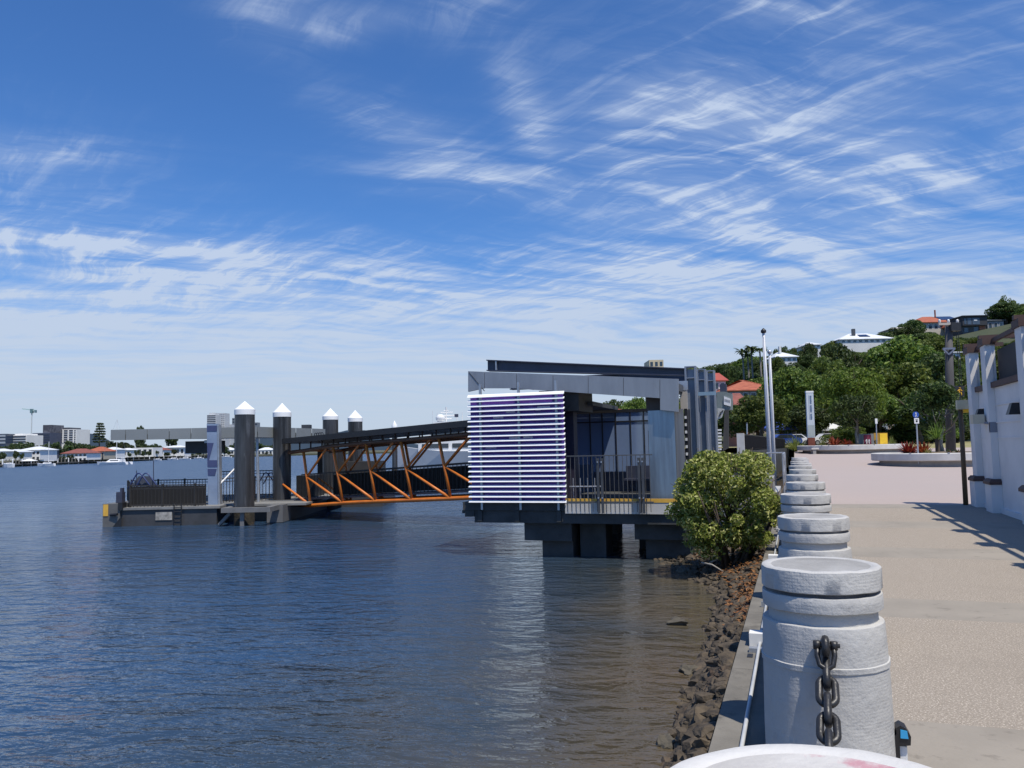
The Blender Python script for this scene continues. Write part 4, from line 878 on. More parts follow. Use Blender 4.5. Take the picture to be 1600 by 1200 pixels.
# ------------------------------------------------------------------ right-hand boundary wall
def make_wall():
    t = thing('boundary_wall', 'tall white rendered wall with pilasters and dark openings beside the promenade', 'wall', (4.2, 12, 0))
    brown = M('brown_trim', (.10, .055, .045), (.075, .042, .035), 3, rough=.7)
    O = .29; X = 3.8 + O; b0, b1 = 3.0, 21.9
    mb = MB(); mb.box(X, 4.25 + O, b0, b1, -.05, 2.68); mb.build('wall_body', wallwhite, t)
    mb = MB()
    for z in (2.30, 1.93, 1.60): mb.box(X - .018, X - .001, b0, b1 - .3, z - .014, z + .014)
    mb.box(X - .06, X - .001, b0, b1 - .3, .0, .11); mb.build('render_band', wallwhite, t)
    mb = MB(); mb.box(X - .07, 4.3 + O, b0, b1 - .05, 2.682, 2.80); mb.build('sill', brown, t)
    ps = [21.6, 19.95, 16.95, 14.8, 12.85, 10.6, 8.5, 6.4]
    for y in ps:
        mb = MB(); mb.box(X - .14, X - .002, y - .22, y + .22, .72, 3.62); mb.box(X, X + .06, y - .2, y + .2, 2.802, 3.62); mb.build('pilaster', wallwhite, t, angle=30)
        mb = MB(); mb.box(X - .21, X - .003, y - .30, y + .30, -.04, .60); mb.build('pilaster_base', wallwhite, t)
        mb = MB(); mb.box(X - .24, X - .004, y - .32, y + .32, .602, .66); mb.prism([(X - .24, y - .32, .66), (X - .19, y - .26, .72), (X - .19, y + .26, .72), (X - .24, y + .32, .66)], (.27, 0, 0)); mb.build('base_cap', brown, t)
        mb = MB(); mb.box(X - .20, X + .62, y - .07, y + .07, 3.77, 3.85); mb.build('rafter', brown, t)
        mb = MB(); mb.box(X - .18, X + .10, y - .26, y + .26, 3.622, 3.768); mb.build('pilaster_cap', brown, t)
    mb = MB()
    for a, b in zip([b1 + .2] + ps, ps + [b0]): mb.box(X + .0, X + .07, b + .262, a - .262, 3.66, 3.75)
    mb.build('top_beam', brown, t)
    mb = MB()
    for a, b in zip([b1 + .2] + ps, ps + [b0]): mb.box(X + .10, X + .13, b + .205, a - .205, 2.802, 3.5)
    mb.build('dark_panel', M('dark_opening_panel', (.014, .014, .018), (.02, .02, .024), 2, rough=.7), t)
    # the shaded building behind the openings
    h = thing('shed_building', 'dark walled building behind the openings of the white wall', 'building', (7, 12, 0))
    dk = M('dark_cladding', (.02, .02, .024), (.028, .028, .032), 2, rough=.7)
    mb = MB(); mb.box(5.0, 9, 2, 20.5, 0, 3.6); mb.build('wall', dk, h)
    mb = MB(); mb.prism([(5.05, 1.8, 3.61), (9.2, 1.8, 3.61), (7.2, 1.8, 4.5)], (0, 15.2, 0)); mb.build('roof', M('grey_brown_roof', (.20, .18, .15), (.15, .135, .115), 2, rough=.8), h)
    # lamps
    for lab, y, x in (('black tapered wall lamp on the second pilaster of the white wall', onX(1534, 645, X - .1).y, 0), ('black tapered wall lamp nearest the right edge of the photo', onX(1587, 639, X - .1).y, 0)):
        l = thing('wall_lamp', lab, 'wall lamp', (X - .02, y, 2.1), 'black lamps on the white wall')
        mb = MB(); c = V((X - .13, y, 2.04))
        lo = [c + V((-.12, -.13, 0)), c + V((-.12, .13, 0)), c + V((.128, .13, 0)), c + V((.128, -.13, 0))]; hi = [c + V((-.05, -.09, .22)), c + V((-.05, .09, .22)), c + V((.128, .09, .22)), c + V((.128, -.09, .22))]
        mb.hexa([lo[0], lo[3], lo[2], lo[1], hi[0], hi[3], hi[2], hi[1]]); mb.build('lamp_shade', black, l)
        mb = MB(); mb.box(X - .02, X - .001, y - .05, y + .05, 2.26, 2.34); mb.build('bracket', black, l)
    f = thing('floodlight', 'cream floodlight box bracketed beside the black wall lamp', 'floodlight', (X - .2, 19.6, 1.9))
    c = onX(1526, 655, X - .3); mb = MB(); mb.box(X - .4, X - .18, c.y - .17, c.y + .17, c.z - .10, c.z + .10); mb.build('housing', M('cream_plastic', (.62, .56, .42), (.55, .5, .38), 5), f)
    mb = MB(); mb.box(X - .14, X - .002, c.y - .42, c.y - .34, c.z - .30, c.z - .08); mb.tube([(X - .2, c.y - .1, c.z - .08), (X - .1, c.y - .38, c.z - .12)], .025, 6); mb.build('bracket', M('grey_plastic', (.25, .27, .32), (.2, .22, .26), 5), f)
make_wall()

def make_plaza_furniture():
    # brown post with cream lamp box near the wall corner
    a = onZ(1509, 789, 0); d = (a).dot(fh); b = onD(1500.5, 640, d)
    t = thing('light_post', 'slightly leaning brown post with cream lamp box beside the wall corner', 'light post', a)
    mb = MB(); mb.tube([a, a.lerp(b, .5), b], [.058, .055, .05], 10); mb.build('post', M('brown_post', (.14, .09, .045), (.085, .055, .03), 4, rough=.6, stretch=(1, 1, .3)), t, smooth=True)
    c = onD(1503, 633, d); mb = MB(); mb.box(c.x - .12, c.x + .12, c.y - .1, c.y + .1, c.z - .10, c.z + .12); mb.build('lamp_box', M('cream_lamp', (.60, .56, .40), (.5, .46, .32), 4), t)
    c = onD(1509, 641, d); mb = MB(); mb.box(c.x - .07, c.x + .05, c.y - .06, c.y + .06, c.z - .055, c.z + .045); mb.build('yellow_lens', brightyellow, t)
    # pedestrian sign on a pole
    d = 52; g = gz(55); c = onD(1499.5, 611, d)
    t = thing('pedestrian_sign', 'dark sign with yellow walking figure on a pole by the wall', 'sign', (c.x, c.y, g))
    mb = MB(); mb.tube([(c.x, c.y + .1, g), (c.x, c.y + .1, c.z - .3)], .05, 8); mb.build('pole', darkgrey, t)
    mb = MB(); cc = c + fh * .06; mb.obox(cc, r0 * .30, fh * .05, (0, 0, .34)); fb = mb.build('sign_face', black, t)
    mb = MB(); L = lambda x, y: c + r0 * x + V((0, 0, y)) - fh * .002
    mb.lathe(L(.02, .2) - V((0, 0, .055)), [(.02, 0), (.055, .03), (.055, .07), (.02, .1)], 10)
    for p in ([(.02, .13), (-.01, -.03)], [(-.01, -.03), (-.10, -.14), (-.13, -.26)], [(-.01, -.03), (.09, -.15), (.11, -.27)], [(.02, .10), (-.12, .03), (-.16, -.05)], [(.02, .10), (.12, .02), (.17, .0)]): mb.tube([L(*q) for q in p], .035, 6)
    mb.build('walking_figure', M('signal_yellow', (.85, .48, .02), (.8, .44, .02)), fb)
    # power pole
    d = 50; g = gz(53); top = onD(1482, 508, d); bs = onD(1484.5, 700, d); bs.z = g
    t = thing('power_pole', 'thick dark timber power pole with crossarm and three insulators', 'power pole', bs)
    mb = MB(); mb.tube([bs, bs.lerp(top, .5), top], [.30, .26, .21], 14); mb.build('pole', M('pole_timber', (.075, .072, .075), (.05, .048, .05), 3, rough=.8, stretch=(2, 2, .2)), t, smooth=True)
    A = onD(1466, 506.5, d - .3); B = onD(1497, 505.5, d - .3); mb = MB(); mb.bar(A, B, .12, .14); mb.build('crossarm', M('pale_timber', (.42, .38, .34), (.36, .33, .3), 3), t)
    for px in (1468, 1482, 1496):
        p = onD(px, 505, d - .3); mb = MB(); mb.lathe(p, [(.04, 0), (.09, .06), (.06, .12), (.09, .16), (.04, .24)], 10); mb.build('insulator', white, t, smooth=True)
    mb = MB(); p = onD(1491, 511, d - .2); mb.obox(p, r0 * .30, fh * .22, (0, 0, .26)); mb.build('transformer_box', black, t)
    mb = MB(); A = onD(1473, 545, d - .3); B = onD(1492, 544.5, d - .3); mb.bar(A, B, .1, .12)
    for px, py in ((1473, 545), (1492, 544.5)): mb.bar(onD(px, py, d - .32), onD(1482.5, 554, d - .32), .08, .08)
    mb.build('lower_bracket', M('bracket_blue_grey', (.14, .17, .24), (.1, .12, .18), 4), t)
    mb = MB()
    for s in (0, .35):
        w0 = onD(1494 + s * 8, 515, d - .1); w1 = w0.copy(); w1.z = 2; mb.tube([w0, w1], .02, 5)
    mb.build('cable', black, t)
    # planters
    def planter(lab, lat, dep, rad, h):
        c = fr(lat, dep); z = gz(c.y - rad) - .02; t = thing('planter', lab, 'planter', (c.x, c.y, z), 'round concrete planters on the plaza')
        mb = MB(); mb.lathe((c.x, c.y, z), [(rad - .42, -.2), (rad - .42, h * .45)], 72); mb.build('plinth', M('planter_plinth', (.40, .385, .36), (.32, .31, .29), 1.5, rough=.9), t, angle=40)
        mb = MB(); mb.lathe((c.x, c.y, z), [(rad - .5, h * .45), (rad - .05, h * .45), (rad, h * .5), (rad, h * .96), (rad - .04, h), (rad - .58, h), (rad - .6, h * .8)], 96, cap=False); mb.build('rim', palecon, t, angle=40)
        mb = MB(); mb.lathe((c.x, c.y, z), [(rad - .59, h * .6), (rad - .59, h * .86), (rad * .5, h * 1.0), (.3, h * 1.05)], 48); mb.build('soil', soil, t, smooth=True)
        mb = MB()
        for a in (-2.0, -1.55, -1.1, -2.5): x = rad - .02; mb.obox((c.x + x * math.cos(a + YAW), c.y + x * math.sin(a + YAW), z + h + .012), (.05, 0, 0), (0, .03, 0), (0, 0, .018))
        mb.build('skate_stop', galv, t)
        return c, z + h
    p1, z1 = planter('round pale concrete planter with red plants, nearer the white wall', 24.2, 45.2, 3.75, .76)
    p2, z2 = planter('round pale concrete planter with small tree and bins behind, further away', 27.3, 65.0, 4.1, .70)
    # concrete bench and its end post
    c = onD(1281, 699, 63); t = thing('concrete_bench', 'small pale concrete bench at the left end of the far planter', 'bench', (c.x, c.y, gz(c.y)))
    mb = MB(); mb.obox((c.x, c.y, gz(c.y) + .42), r0 * .75, fh * .25, (0, 0, .06)); mb.build('seat', palecon, t)
    for s in (-.5, .5): mb = MB(); q = c + r0 * s; mb.obox((q.x, q.y, gz(c.y) + .17), r0 * .12, fh * .2, (0, 0, .185)); mb.build('leg', conc, t)
    # totem sign
    d = 66; A = onD(1268.5, 697, d); g = gz(A.y); A.z = g; T = onD(1265, 612, d)
    t = thing('totem_sign', 'tall narrow white sign pillar with vertical lettering and rust red base', 'sign', A)
    up = (T - A); q = lambda s, x, y=0: A + up * s + r0 * x - fh * y
    w = .30
    mb = MB(); mb.prism([q(0, -w * .9), q(0, w * .9), q(.245, w * .95), q(.245, -w * .95)], fh * .22); mb.build('base', rust, t)
    mb = MB(); mb.prism([q(.247, -w, .0), q(.247, w, .0), q(1, w * 1.0), q(1, -w * 1.0)], fh * .2); pn = mb.build('panel', M('sign_pale_blue', (.50, .55, .60), (.45, .50, .55), 1), t)
    mb = MB(); mb.prism([q(.985, -w * 1.04, .02), q(.985, w * 1.04, .02), q(1.012, w * 1.04, .02), q(1.012, -w * 1.04, .02)], fh * .24); mb.build('top_cap', white, t)
    mb = MB(); rs = random.Random(4)
    for s0, s1 in ((.80, .94), (.66, .78), (.54, .64)):
        s = s0
        while s < s1 - .008:
            st = rs.uniform(.012, .02); mb.prism([q(s, -.03, .012), q(s, rs.choice((.10, .13)), .012), q(s + st * .7, rs.choice((.10, .13)), .012), q(s + st * .7, -.03, .012)], fh * .006); s += st
    mb.prism([q(.54, -.12, .012), q(.54, -.10, .012), q(.94, -.10, .012), q(.94, -.12, .012)], fh * .006)
    mb.build('lettering', M('sign_text', (.10, .16, .26), (.08, .13, .22)), pn)
    mb = MB(); mb.prism([q(.26, -w * .9, .01), q(.26, w * .9, .01), q(.45, w * .9, .01), q(.45, -w * .9, .01)], fh * .008); mb.build('lower_panel', M('sign_grey', (.36, .40, .40), (.32, .36, .36), 2), pn)
    # shared path sign
    d = 43; A = onD(1434.5, 735, d); g = gz(A.y) + .5; A = onD(1434.5, 716, d); T = onD(1431.5, 652, d)
    t = thing('path_sign', 'blue disc and white plate sign on thin pole in the near planter', 'sign', A)
    mb = MB(); mb.tube([A - V((0, 0, .3)), T], .04, 8); mb.build('pole', galv, t)
    c = onD(1431, 648, d - .06); mb = MB(); n = 24; mb.prism([c + r0 * (.165 * math.cos(2 * math.pi * i / n)) + V((0, 0, .165 * math.sin(2 * math.pi * i / n))) for i in range(n)], fh * .03); ds = mb.build('blue_disc', blue, t)
    mb = MB(); L = lambda x, y: c + r0 * x + V((0, 0, y)) - fh * .006; mb.prism([L(-.03, .11), L(.03, .11), L(.03, .06), L(-.03, .06)], fh * .004)
    mb.tube([L(0, .05), L(0, -.02)], .02, 5); mb.tube([L(0, -.02), L(-.05, -.11)], .014, 5); mb.tube([L(0, -.02), L(.05, -.11)], .014, 5); mb.build('figure', white, ds)
    c2 = onD(1432, 657.5, d - .06); mb = MB(); mb.obox(c2, r0 * .125, fh * .012, (0, 0, .145)); wp = mb.build('white_plate', white, t)
    mb = MB(); mb.obox(c2 - fh * .016 + V((0, 0, -.02)), r0 * .05, fh * .004, (0, 0, .05)); mb.obox(c2 - fh * .016 + V((0, 0, .08)), r0 * .07, fh * .004, (0, 0, .012)); mb.build('plate_mark', black, wp)
    # thin pole beside the bins
    d = 63; A = onD(1370, 697, d); T = onD(1369, 662, d); t = thing('sign_pole', 'thin grey pole with small white plate in front of the bins', 'sign', A)
    mb = MB(); mb.tube([A, T], .045, 8); mb.build('pole', galv, t); mb = MB(); mb.obox(onD(1369, 658, d), r0 * .09, fh * .02, (0, 0, .2)); mb.build('plate', white, t)
    # bins
    d = 67.5; A = onD(1354, 697, d); g = A.z - .25; h = onD(1354, 678, d).z
    t = thing('waste_bin', 'grey rubbish bin with dark red panel beside the far planter', 'bin', (A.x, A.y, g))
    mb = MB(); mb.obox((A.x, A.y, (g + h) / 2), r0 * .46, fh * .4, (0, 0, (h - g) / 2)); mb.build('body', M('bin_grey', (.20, .21, .21), (.16, .17, .17), 3), t)
    c = onD(1355.5, 688, d - .42); mb = MB(); mb.obox(c, r0 * .30, fh * .015, (0, 0, .46)); rp = mb.build('red_panel', M('bin_red', (.20, .02, .05), (.17, .018, .045), 3), t)
    mb = MB(); L = lambda x, y: c + r0 * x + V((0, 0, y)) - fh * .018
    for x in (-.10, .10): mb.tube([L(x, .10), L(x * .8, -.08), L(x * 1.1, -.28)], .05, 6); mb.tube([L(x, .08), L(x * 1.7, -.08)], .035, 6)
    mb.build('white_figures', white, rp)
    A = onD(1374.5, 698, d); h = onD(1374, 676.5, d).z; g = A.z - .25
    t = thing('recycling_bin', 'bright yellow recycling bin beside the far planter', 'bin', (A.x, A.y, g))
    mb = MB(); e1 = (r0 + fh * -.75).normalized(); e2 = V((-e1.y, e1.x, 0)); mb.obox((A.x, A.y, (g + h) / 2), r0 * .58, fh * .3, (0, 0, (h - g) / 2)); mb.build('body', M('bin_shaded_yellow', (.38, .22, .03), (.33, .19, .028), 3), t)  # amber body paints the shaded face of the yellow bin
    c = onD(1380.5, 687, d - .33); mb = MB(); mb.obox(c, r0 * .31, fh * .015, (0, 0, .53)); mb.build('lit_yellow_face', brightyellow, t)  # brighter yellow painted for the sunlit face
    c = onD(1369, 690, d - .33); mb = MB(); mb.tube([c + r0 * (.13 * math.cos(a)) + V((0, 0, .13 * math.sin(a))) for a in np.linspace(.7, 5.6, 10)], .035, 6); mb.build('round_mark', black, t)
    # flag poles
    for lab, xb, xt, yt, d, cap in (('tall white flagpole with dark cap, in front of the second pole', 1203.5, 1193, 521, 36, True), ('shorter white flagpole standing just right of the tall one', 1210, 1202.5, 553, 43, False)):
        T = onD(xt, yt, d); Bm = onD(xb, 735, d); t = thing('flagpole', lab, 'flagpole', (Bm.x, Bm.y, -.8), 'white flagpoles by the seawall')
        dirv = (T - Bm) / (T.z - Bm.z); B0 = Bm + dirv * (-.9 - Bm.z)
        mb = MB(); mb.tube([B0, B0.lerp(T, .6), T], [.10, .09, .065], 12); mb.build('pole', M('pole_white', (.62, .63, .65), (.52, .53, .56), 1.5, rough=.4, stretch=(1, 1, .2)), t, smooth=True)
        mb = MB(); mb.lathe(T, [(.05, 0), (.12, .04), (.12, .14), (.06, .2), (.02, .24)], 12); mb.build('cap', black if cap else galv, t, smooth=True)
        mb = MB(); mb.tube([T - fh * .13 + r0 * .02, Bm - fh * .16 + r0 * .02], .008, 4); mb.build('halyard', white, t)
    # black balustrade on the raised walkway
    A0 = onD(1163, 704, 46); B0 = onD(1226, 700, 70); t = thing('balustrade', 'long black balustrade of close bars beside the raised walkway', 'balustrade', A0)
    n = 150; a = A0; b = B0; ha = onD(1163, 679, 46).z - a.z; hb = onD(1226, 686, 70).z - b.z
    mb = MB()
    for i in range(n + 1):
        s = i / n; p = a.lerp(b, s); hh = ha + (hb - ha) * s; mb.box(p.x - .035, p.x + .035, p.y - .02, p.y + .02, p.z, p.z + hh)
    mb.build('bars', black, t)
    mb = MB(); mb.bar(a + V((0, 0, ha)), b + V((0, 0, hb)), .07, .07); mb.bar(a + V((0, 0, .06)), b + V((0, 0, .06)), .06, .06); mb.build('rails', black, t)
    mb = MB(); mb.prism([a + V((.05, .05, .1)), b + V((.05, .05, .1)), b + V((.05, .05, hb * .92)), a + V((.05, .05, ha * .92))], (.02, 0, 0)); mb.build('dark_infill', M('dark_infill', (.008, .008, .01), (.01, .01, .012), 3, rough=.9, spec=.1), t)
    p = onD(1158, 705, 45.5); hp = onD(1158, 677, 45.5).z; mb = MB(); mb.box(p.x - .2, p.x + .2, p.y - .2, p.y + .2, p.z - .5, hp); mb.build('end_post', palecon, t)
    mb = MB(); mb.prism([a - V((0, 0, .02)), b - V((0, 0, .02)), b - V((0, 0, 1.6)), a - V((0, 0, 2.2))], (.3, .1, 0)); mb.build('walkway_edge', piercon, t)
    # low white bars under it
    # mesh gate at the terminal entrance
    t = thing('entrance_railing', 'short grey handrail with mesh panel at the terminal entrance', 'railing', (-.6, 30, 0))
    z0 = 0.02; pts = [(-.42, 26.4), (-.42, 31), (-1.05, 31.2)]
    mb = MB()
    for (xa, ya), (xb, yb) in zip(pts, pts[1:]): mb.tube([(xa, ya, 1.22), (xb, yb, 1.22)], .028, 8)
    for x, y in pts + [(-.42, 28.7)]: mb.tube([(x, y, 0), (x, y, 1.22)], .028, 8)
    mb.tube([(-.42, 27, .55), (-.42, 31, 1.2)], .02, 8); mb.build('handrail', galv, t)
    mb = MB()
    for i in range(40): y = 26.5 + 4.4 * i / 39; mb.box(-.428, -.412, y - .008, y + .008, .1, 1.1)
    mb.box(-.43, -.41, 26.5, 30.9, .08, .1); mb.box(-.43, -.41, 26.5, 30.9, 1.1, 1.12); mb.build('mesh_panel', M('dark_mesh', (.03, .03, .034), (.045, .045, .05), 8), t)
    for i in range(12):
        pass
    # small grey posts near the walkway
    for lab, px, y0, y1, d in (('slim grey bollard post left of the flagpoles', 1167, 682, 662, 60),):
        A = onD(px, y0, d); T = onD(px, y1, d); tt = thing('slim_post', lab, 'post', A); mb = MB(); mb.tube([A - V((0, 0, .6)), T], .05, 8); mb.build('post', galv, tt); mb = MB(); mb.lathe(T, [(.06, 0), (.07, .05), (.02, .09)], 8); mb.build('cap', darkgrey, tt)
    return p1, z1, p2, z2
P1, Z1, P2, Z2 = make_plaza_furniture()

# ------------------------------------------------------------------ vegetation
def leaf_mesh(name, clumps, n, size, mat, seed, droop=0.0, jitter=.75, shell=.45, aspect=.55, updir=.35):
    g = np.random.default_rng(seed); C = np.array([c[0] for c in clumps], float); Rr = np.array([c[1] for c in clumps], float)
    if Rr.ndim == 1: Rr = np.stack([Rr, Rr, Rr * .8], 1)
    w = (Rr.prod(1)) ** (2 / 3); k = g.choice(len(C), n, p=w / w.sum())
    d = g.normal(size=(n, 3)); d[:, 2] += updir; d /= np.linalg.norm(d, axis=1)[:, None]
    rad = 1 - shell * g.random(n) ** 1.6
    pos = C[k] + d * Rr[k] * rad[:, None]
    nrm = d + g.normal(size=(n, 3)) * jitter; nrm /= np.linalg.norm(nrm, axis=1)[:, None]
    t = np.cross(nrm, g.normal(size=(n, 3))); t /= np.linalg.norm(t, axis=1)[:, None]; t[:, 2] -= droop; t /= np.linalg.norm(t, axis=1)[:, None]
    b = np.cross(nrm, t); s = size * g.uniform(.65, 1.35, n)[:, None]
    fold = nrm * s * .12
    vs = np.stack([pos - t * s, pos - b * s * aspect + fold, pos + t * s, pos + b * s * aspect + fold], 1).reshape(-1, 3)
    fs = np.arange(4 * n).reshape(-1, 4)
    me = bpy.data.meshes.new(name); me.from_pydata(vs.tolist(), [], fs.tolist()); me.materials.append(mat); me.update(); return me
def link_mesh(name, me, parent):
    o = bpy.data.objects.new(name, me); S.collection.objects.link(o); o.parent = parent
    return o
def trunk_mb(h, r, limbs, seed, lean=.03, spread=1.0, split=.4):
    rs = random.Random(seed); mb = MB(); p = [V((0, 0, -.3))]
    for i in range(1, 6): p.append(V((rs.uniform(-1, 1) * lean * h, rs.uniform(-1, 1) * lean * h, h * i / 5)))
    mb.tube(p, [r * 1.35, r, r * .85, r * .68, r * .5, r * .3], 8)
    for i in range(limbs):
        a = 2 * math.pi * i / limbs + rs.uniform(-.4, .4); s = rs.uniform(split, .85); q = p[1].lerp(p[5], s); l = spread * rs.uniform(.7, 1.1)
        e = q + V((math.cos(a) * l, math.sin(a) * l, l * rs.uniform(.5, 1.0))); m = q.lerp(e, .5) + V((math.cos(a) * .1 * l, math.sin(a) * .1 * l, -.05 * l))
        mb.tube([q, m, e], [r * .42, r * .3, r * .12], 6)
        for j in range(2): e2 = e + V((rs.uniform(-1, 1), rs.uniform(-1, 1), rs.uniform(.2, 1))) * l * .4; mb.tube([m, e2], [r * .22, r * .07], 5)
    return mb
def crown_clumps(seed, rx, rz, zc, n, rc, flat=.0):
    rs = random.Random(seed); out = []
    for i in range(n):
        while True:
            v = V((rs.uniform(-1, 1), rs.uniform(-1, 1), rs.uniform(-.75, 1)))
            if .35 < v.length < 1: break
        v = v * (v.length ** -.35)
        if v.length > 1: v.normalize()
        r = rc * rs.uniform(.65, 1.3); out.append(((v.x * (rx - r * .7), v.y * (rx - r * .7), zc + v.z * (rz - r * .6)), (r, r, r * rs.uniform(.6, .85))))
    return out
# one tree of unit scale = 10 m tall, 9 m wide
def tree_proto(kind, mat, seed, n=7000, size=.24, ncl=46, rx=4.5, rz=3.9, zc=6.0, rc=1.35):
    t = bpy.data.objects.new(kind, None); S.collection.objects.link(t)
    trunk_mb(6.5, .34, 7, seed, .03, 2.6, .35).build('trunk', bark, t, smooth=True)
    link_mesh('crown', leaf_mesh('crown', crown_clumps(seed, rx, rz, zc, ncl, rc), n, size, mat, seed), t)
    return t
protos = {}
def get_proto(key):
    if key in protos: return None
    specs = {'broad': ('broad_tree', lf_mid, 11, 9000, .22, 52), 'dark': ('dark_tree', lf_dark, 23, 9000, .23, 46), 'lime': ('light_green_tree', lf_lime, 31, 8000, .2, 44),
             'broad2': ('broad_tree', lf_mid, 57, 8500, .22, 40), 'dark2': ('dark_tree', lf_dark, 71, 8000, .23, 38), 'far': ('shore_tree', lf_far, 5, 1500, .55, 26), 'far2': ('shore_tree', lf_far, 9, 1300, .55, 20)}
    protos[key] = tree_proto(*specs[key]); return protos[key]
used = set()
def plant_tree(key, label, loc, h, w, group, cat='tree', rot=None):
    get_proto(key); r = protos[key] if key not in used else dup(protos[key]); used.add(key)
    tag(r, label, cat, group); r.location = loc; r.rotation_euler = (0, 0, random.uniform(0, 6.28) if rot is None else rot); r.scale = (w / 9, w / 9, h / 9.9); return r
def tree_px(key, label, px, pytop, wpx, dep, group, zbase=None):
    T = onD(px, pytop, dep); lat = (T - CAM).dot(r0)
    zb = (hill_z(lat, dep) if dep > 112 else gz(T.y)) - .2 if zbase is None else zbase
    return plant_tree(key, label, (T.x, T.y, zb), max(2.0, T.z - zb), wpx * dep / F, group)
GF = 'trees behind the plaza'
for key, lab, px, pt, w, dep in [
    ('broad', 'round green tree just left of the totem sign', 1236, 572, 105, 104), ('broad2', 'green tree behind the two flagpoles, lowest of the belt', 1188, 612, 92, 84),
    ('lime', 'bright light green tree right of the totem sign', 1334, 570, 96, 80), ('broad', 'full green tree between the bright tree and the power pole', 1400, 566, 125, 98),
    ('dark2', 'dense dark tree standing just left of the power pole', 1452, 545, 118, 112), ('dark', 'dark round crowned tree below the white hill house', 1318, 531, 104, 150),
    ('broad2', 'wide green tree below the terracotta hill house', 1418, 523, 150, 148), ('broad', 'green tree seen between power pole and white wall', 1497, 562, 86, 126),
    ('broad2', 'tall green tree directly behind the totem sign', 1286, 556, 100, 122), ('dark', 'low dark tree hanging over the parked cars behind the totem sign', 1262, 628, 84, 90),
    ('broad', 'green tree at the far right above the white wall', 1545, 540, 110, 140), ('dark2', 'dark tree left of the flagpoles beyond the balustrade', 1152, 628, 62, 92),
    ('dark', 'shaded tree behind the blue path sign', 1432, 606, 92, 84), ('broad2', 'shaded green tree behind the rubbish bins', 1372, 612, 92, 88)]:
    tree_px(key, lab, px, pt, w, dep, GF)
# trees seen through the open clerestory of the terminal
tree_px('dark', 'tree seen through the clerestory of the terminal, left one', 955, 620, 62, 118, GF, 1.0); tree_px('broad', 'tree seen through the clerestory of the terminal, right one', 992, 619, 52, 112, GF, 1.0)
# hill trees: every tree its own, kept clear of the houses in front of which nothing grows
HOUSES = [(1318, 1410, 514, 536, 262), (1438, 1520, 487, 517, 285), (1514, 1585, 492, 523, 268), (1214, 1256, 540, 567, 228), (1135, 1224, 584, 612, 150), (1118, 1140, 580, 602, 165), (1486, 1512, 545, 567, 190), (1268, 1292, 531, 543, 250), (1010, 1050, 555, 600, 210)]
rs_ = random.Random(12); cnt = 0
def projpx(p):
    q = V(p) - CAM; z = q.dot(f0); up = F * q.dot(r0) / z; vp = -F * q.dot(u0) / z; return 800 + up + ROLL * vp, 600 + vp - ROLL * up
GH = 'trees covering the hillside'
for row, dep in enumerate((135, 152, 170, 188, 206, 224, 242, 258, 272, 288, 305)):
    px = 1095 + (row % 2) * 14
    while px < 1640:
        pxj = px + rs_.uniform(-9, 9); dj = dep + rs_.uniform(-7, 7); lat = (onD(pxj, 700, dj) - CAM).dot(r0); zb = hill_z(lat, dj); wd = rs_.uniform(7.5, 12.5); hh = rs_.uniform(6, 10.5)
        p = fr(lat, dj, zb); x, y = projpx(p + V((0, 0, hh))); hw = wd * .5 * F / dj
        bad = any(x + hw * .75 > a and x - hw * .75 < b and y < d_ and dj < hd + 4 for a, b, c, d_, hd in HOUSES) or any(a - 4 < x < b + 4 and abs(dj - hd) < 7 for a, b, c, d_, hd in HOUSES)
        if bad:
            hh *= .5; wd *= .7; x, y = projpx(p + V((0, 0, hh))); hw = wd * .5 * F / dj
            bad = any(x + hw * .75 > a and x - hw * .75 < b and y < d_ - 2 and dj < hd + 4 for a, b, c, d_, hd in HOUSES) or any(a - 4 < x < b + 4 and abs(dj - hd) < 6 for a, b, c, d_, hd in HOUSES)
        if not bad:
            k = rs_.choice(('broad', 'dark', 'broad2', 'dark2', 'dark')); plant_tree(k, 'green tree among the many trees covering the hillside', (p.x, p.y, zb - .3), hh, wd, GH); cnt += 1
        px += 26 * 200 / dep * rs_.uniform(.85, 1.2)
tree_px('dark', 'dark tree just below the white chimneyed hillside house', 1236, 564, 40, 214, GH); tree_px('broad', 'green tree at the left foot of the white chimneyed hillside house', 1214, 556, 26, 218, GH)
# landmark trees on the ridge
tree_px('dark', 'big dark tree on the hilltop right of the dark house', 1568, 474, 62, 282, GH, 30); tree_px('broad2', 'loose tree crown rising above the big dark hilltop tree', 1570, 461, 36, 290, GH, 30)
tree_px('dark2', 'dark bushy tree on the ridge left of the terracotta house', 1422, 497, 48, 280, GH); tree_px('dark', 'dark tree on the skyline beside the small white houses', 1262, 533, 30, 245, GH); tree_px('dark2', 'dark tree on the skyline left of the palms', 1140, 566, 36, 170, GH)
tree_px('dark', 'round dark tree on the skyline right of the palms', 1222, 539, 32, 240, GH)

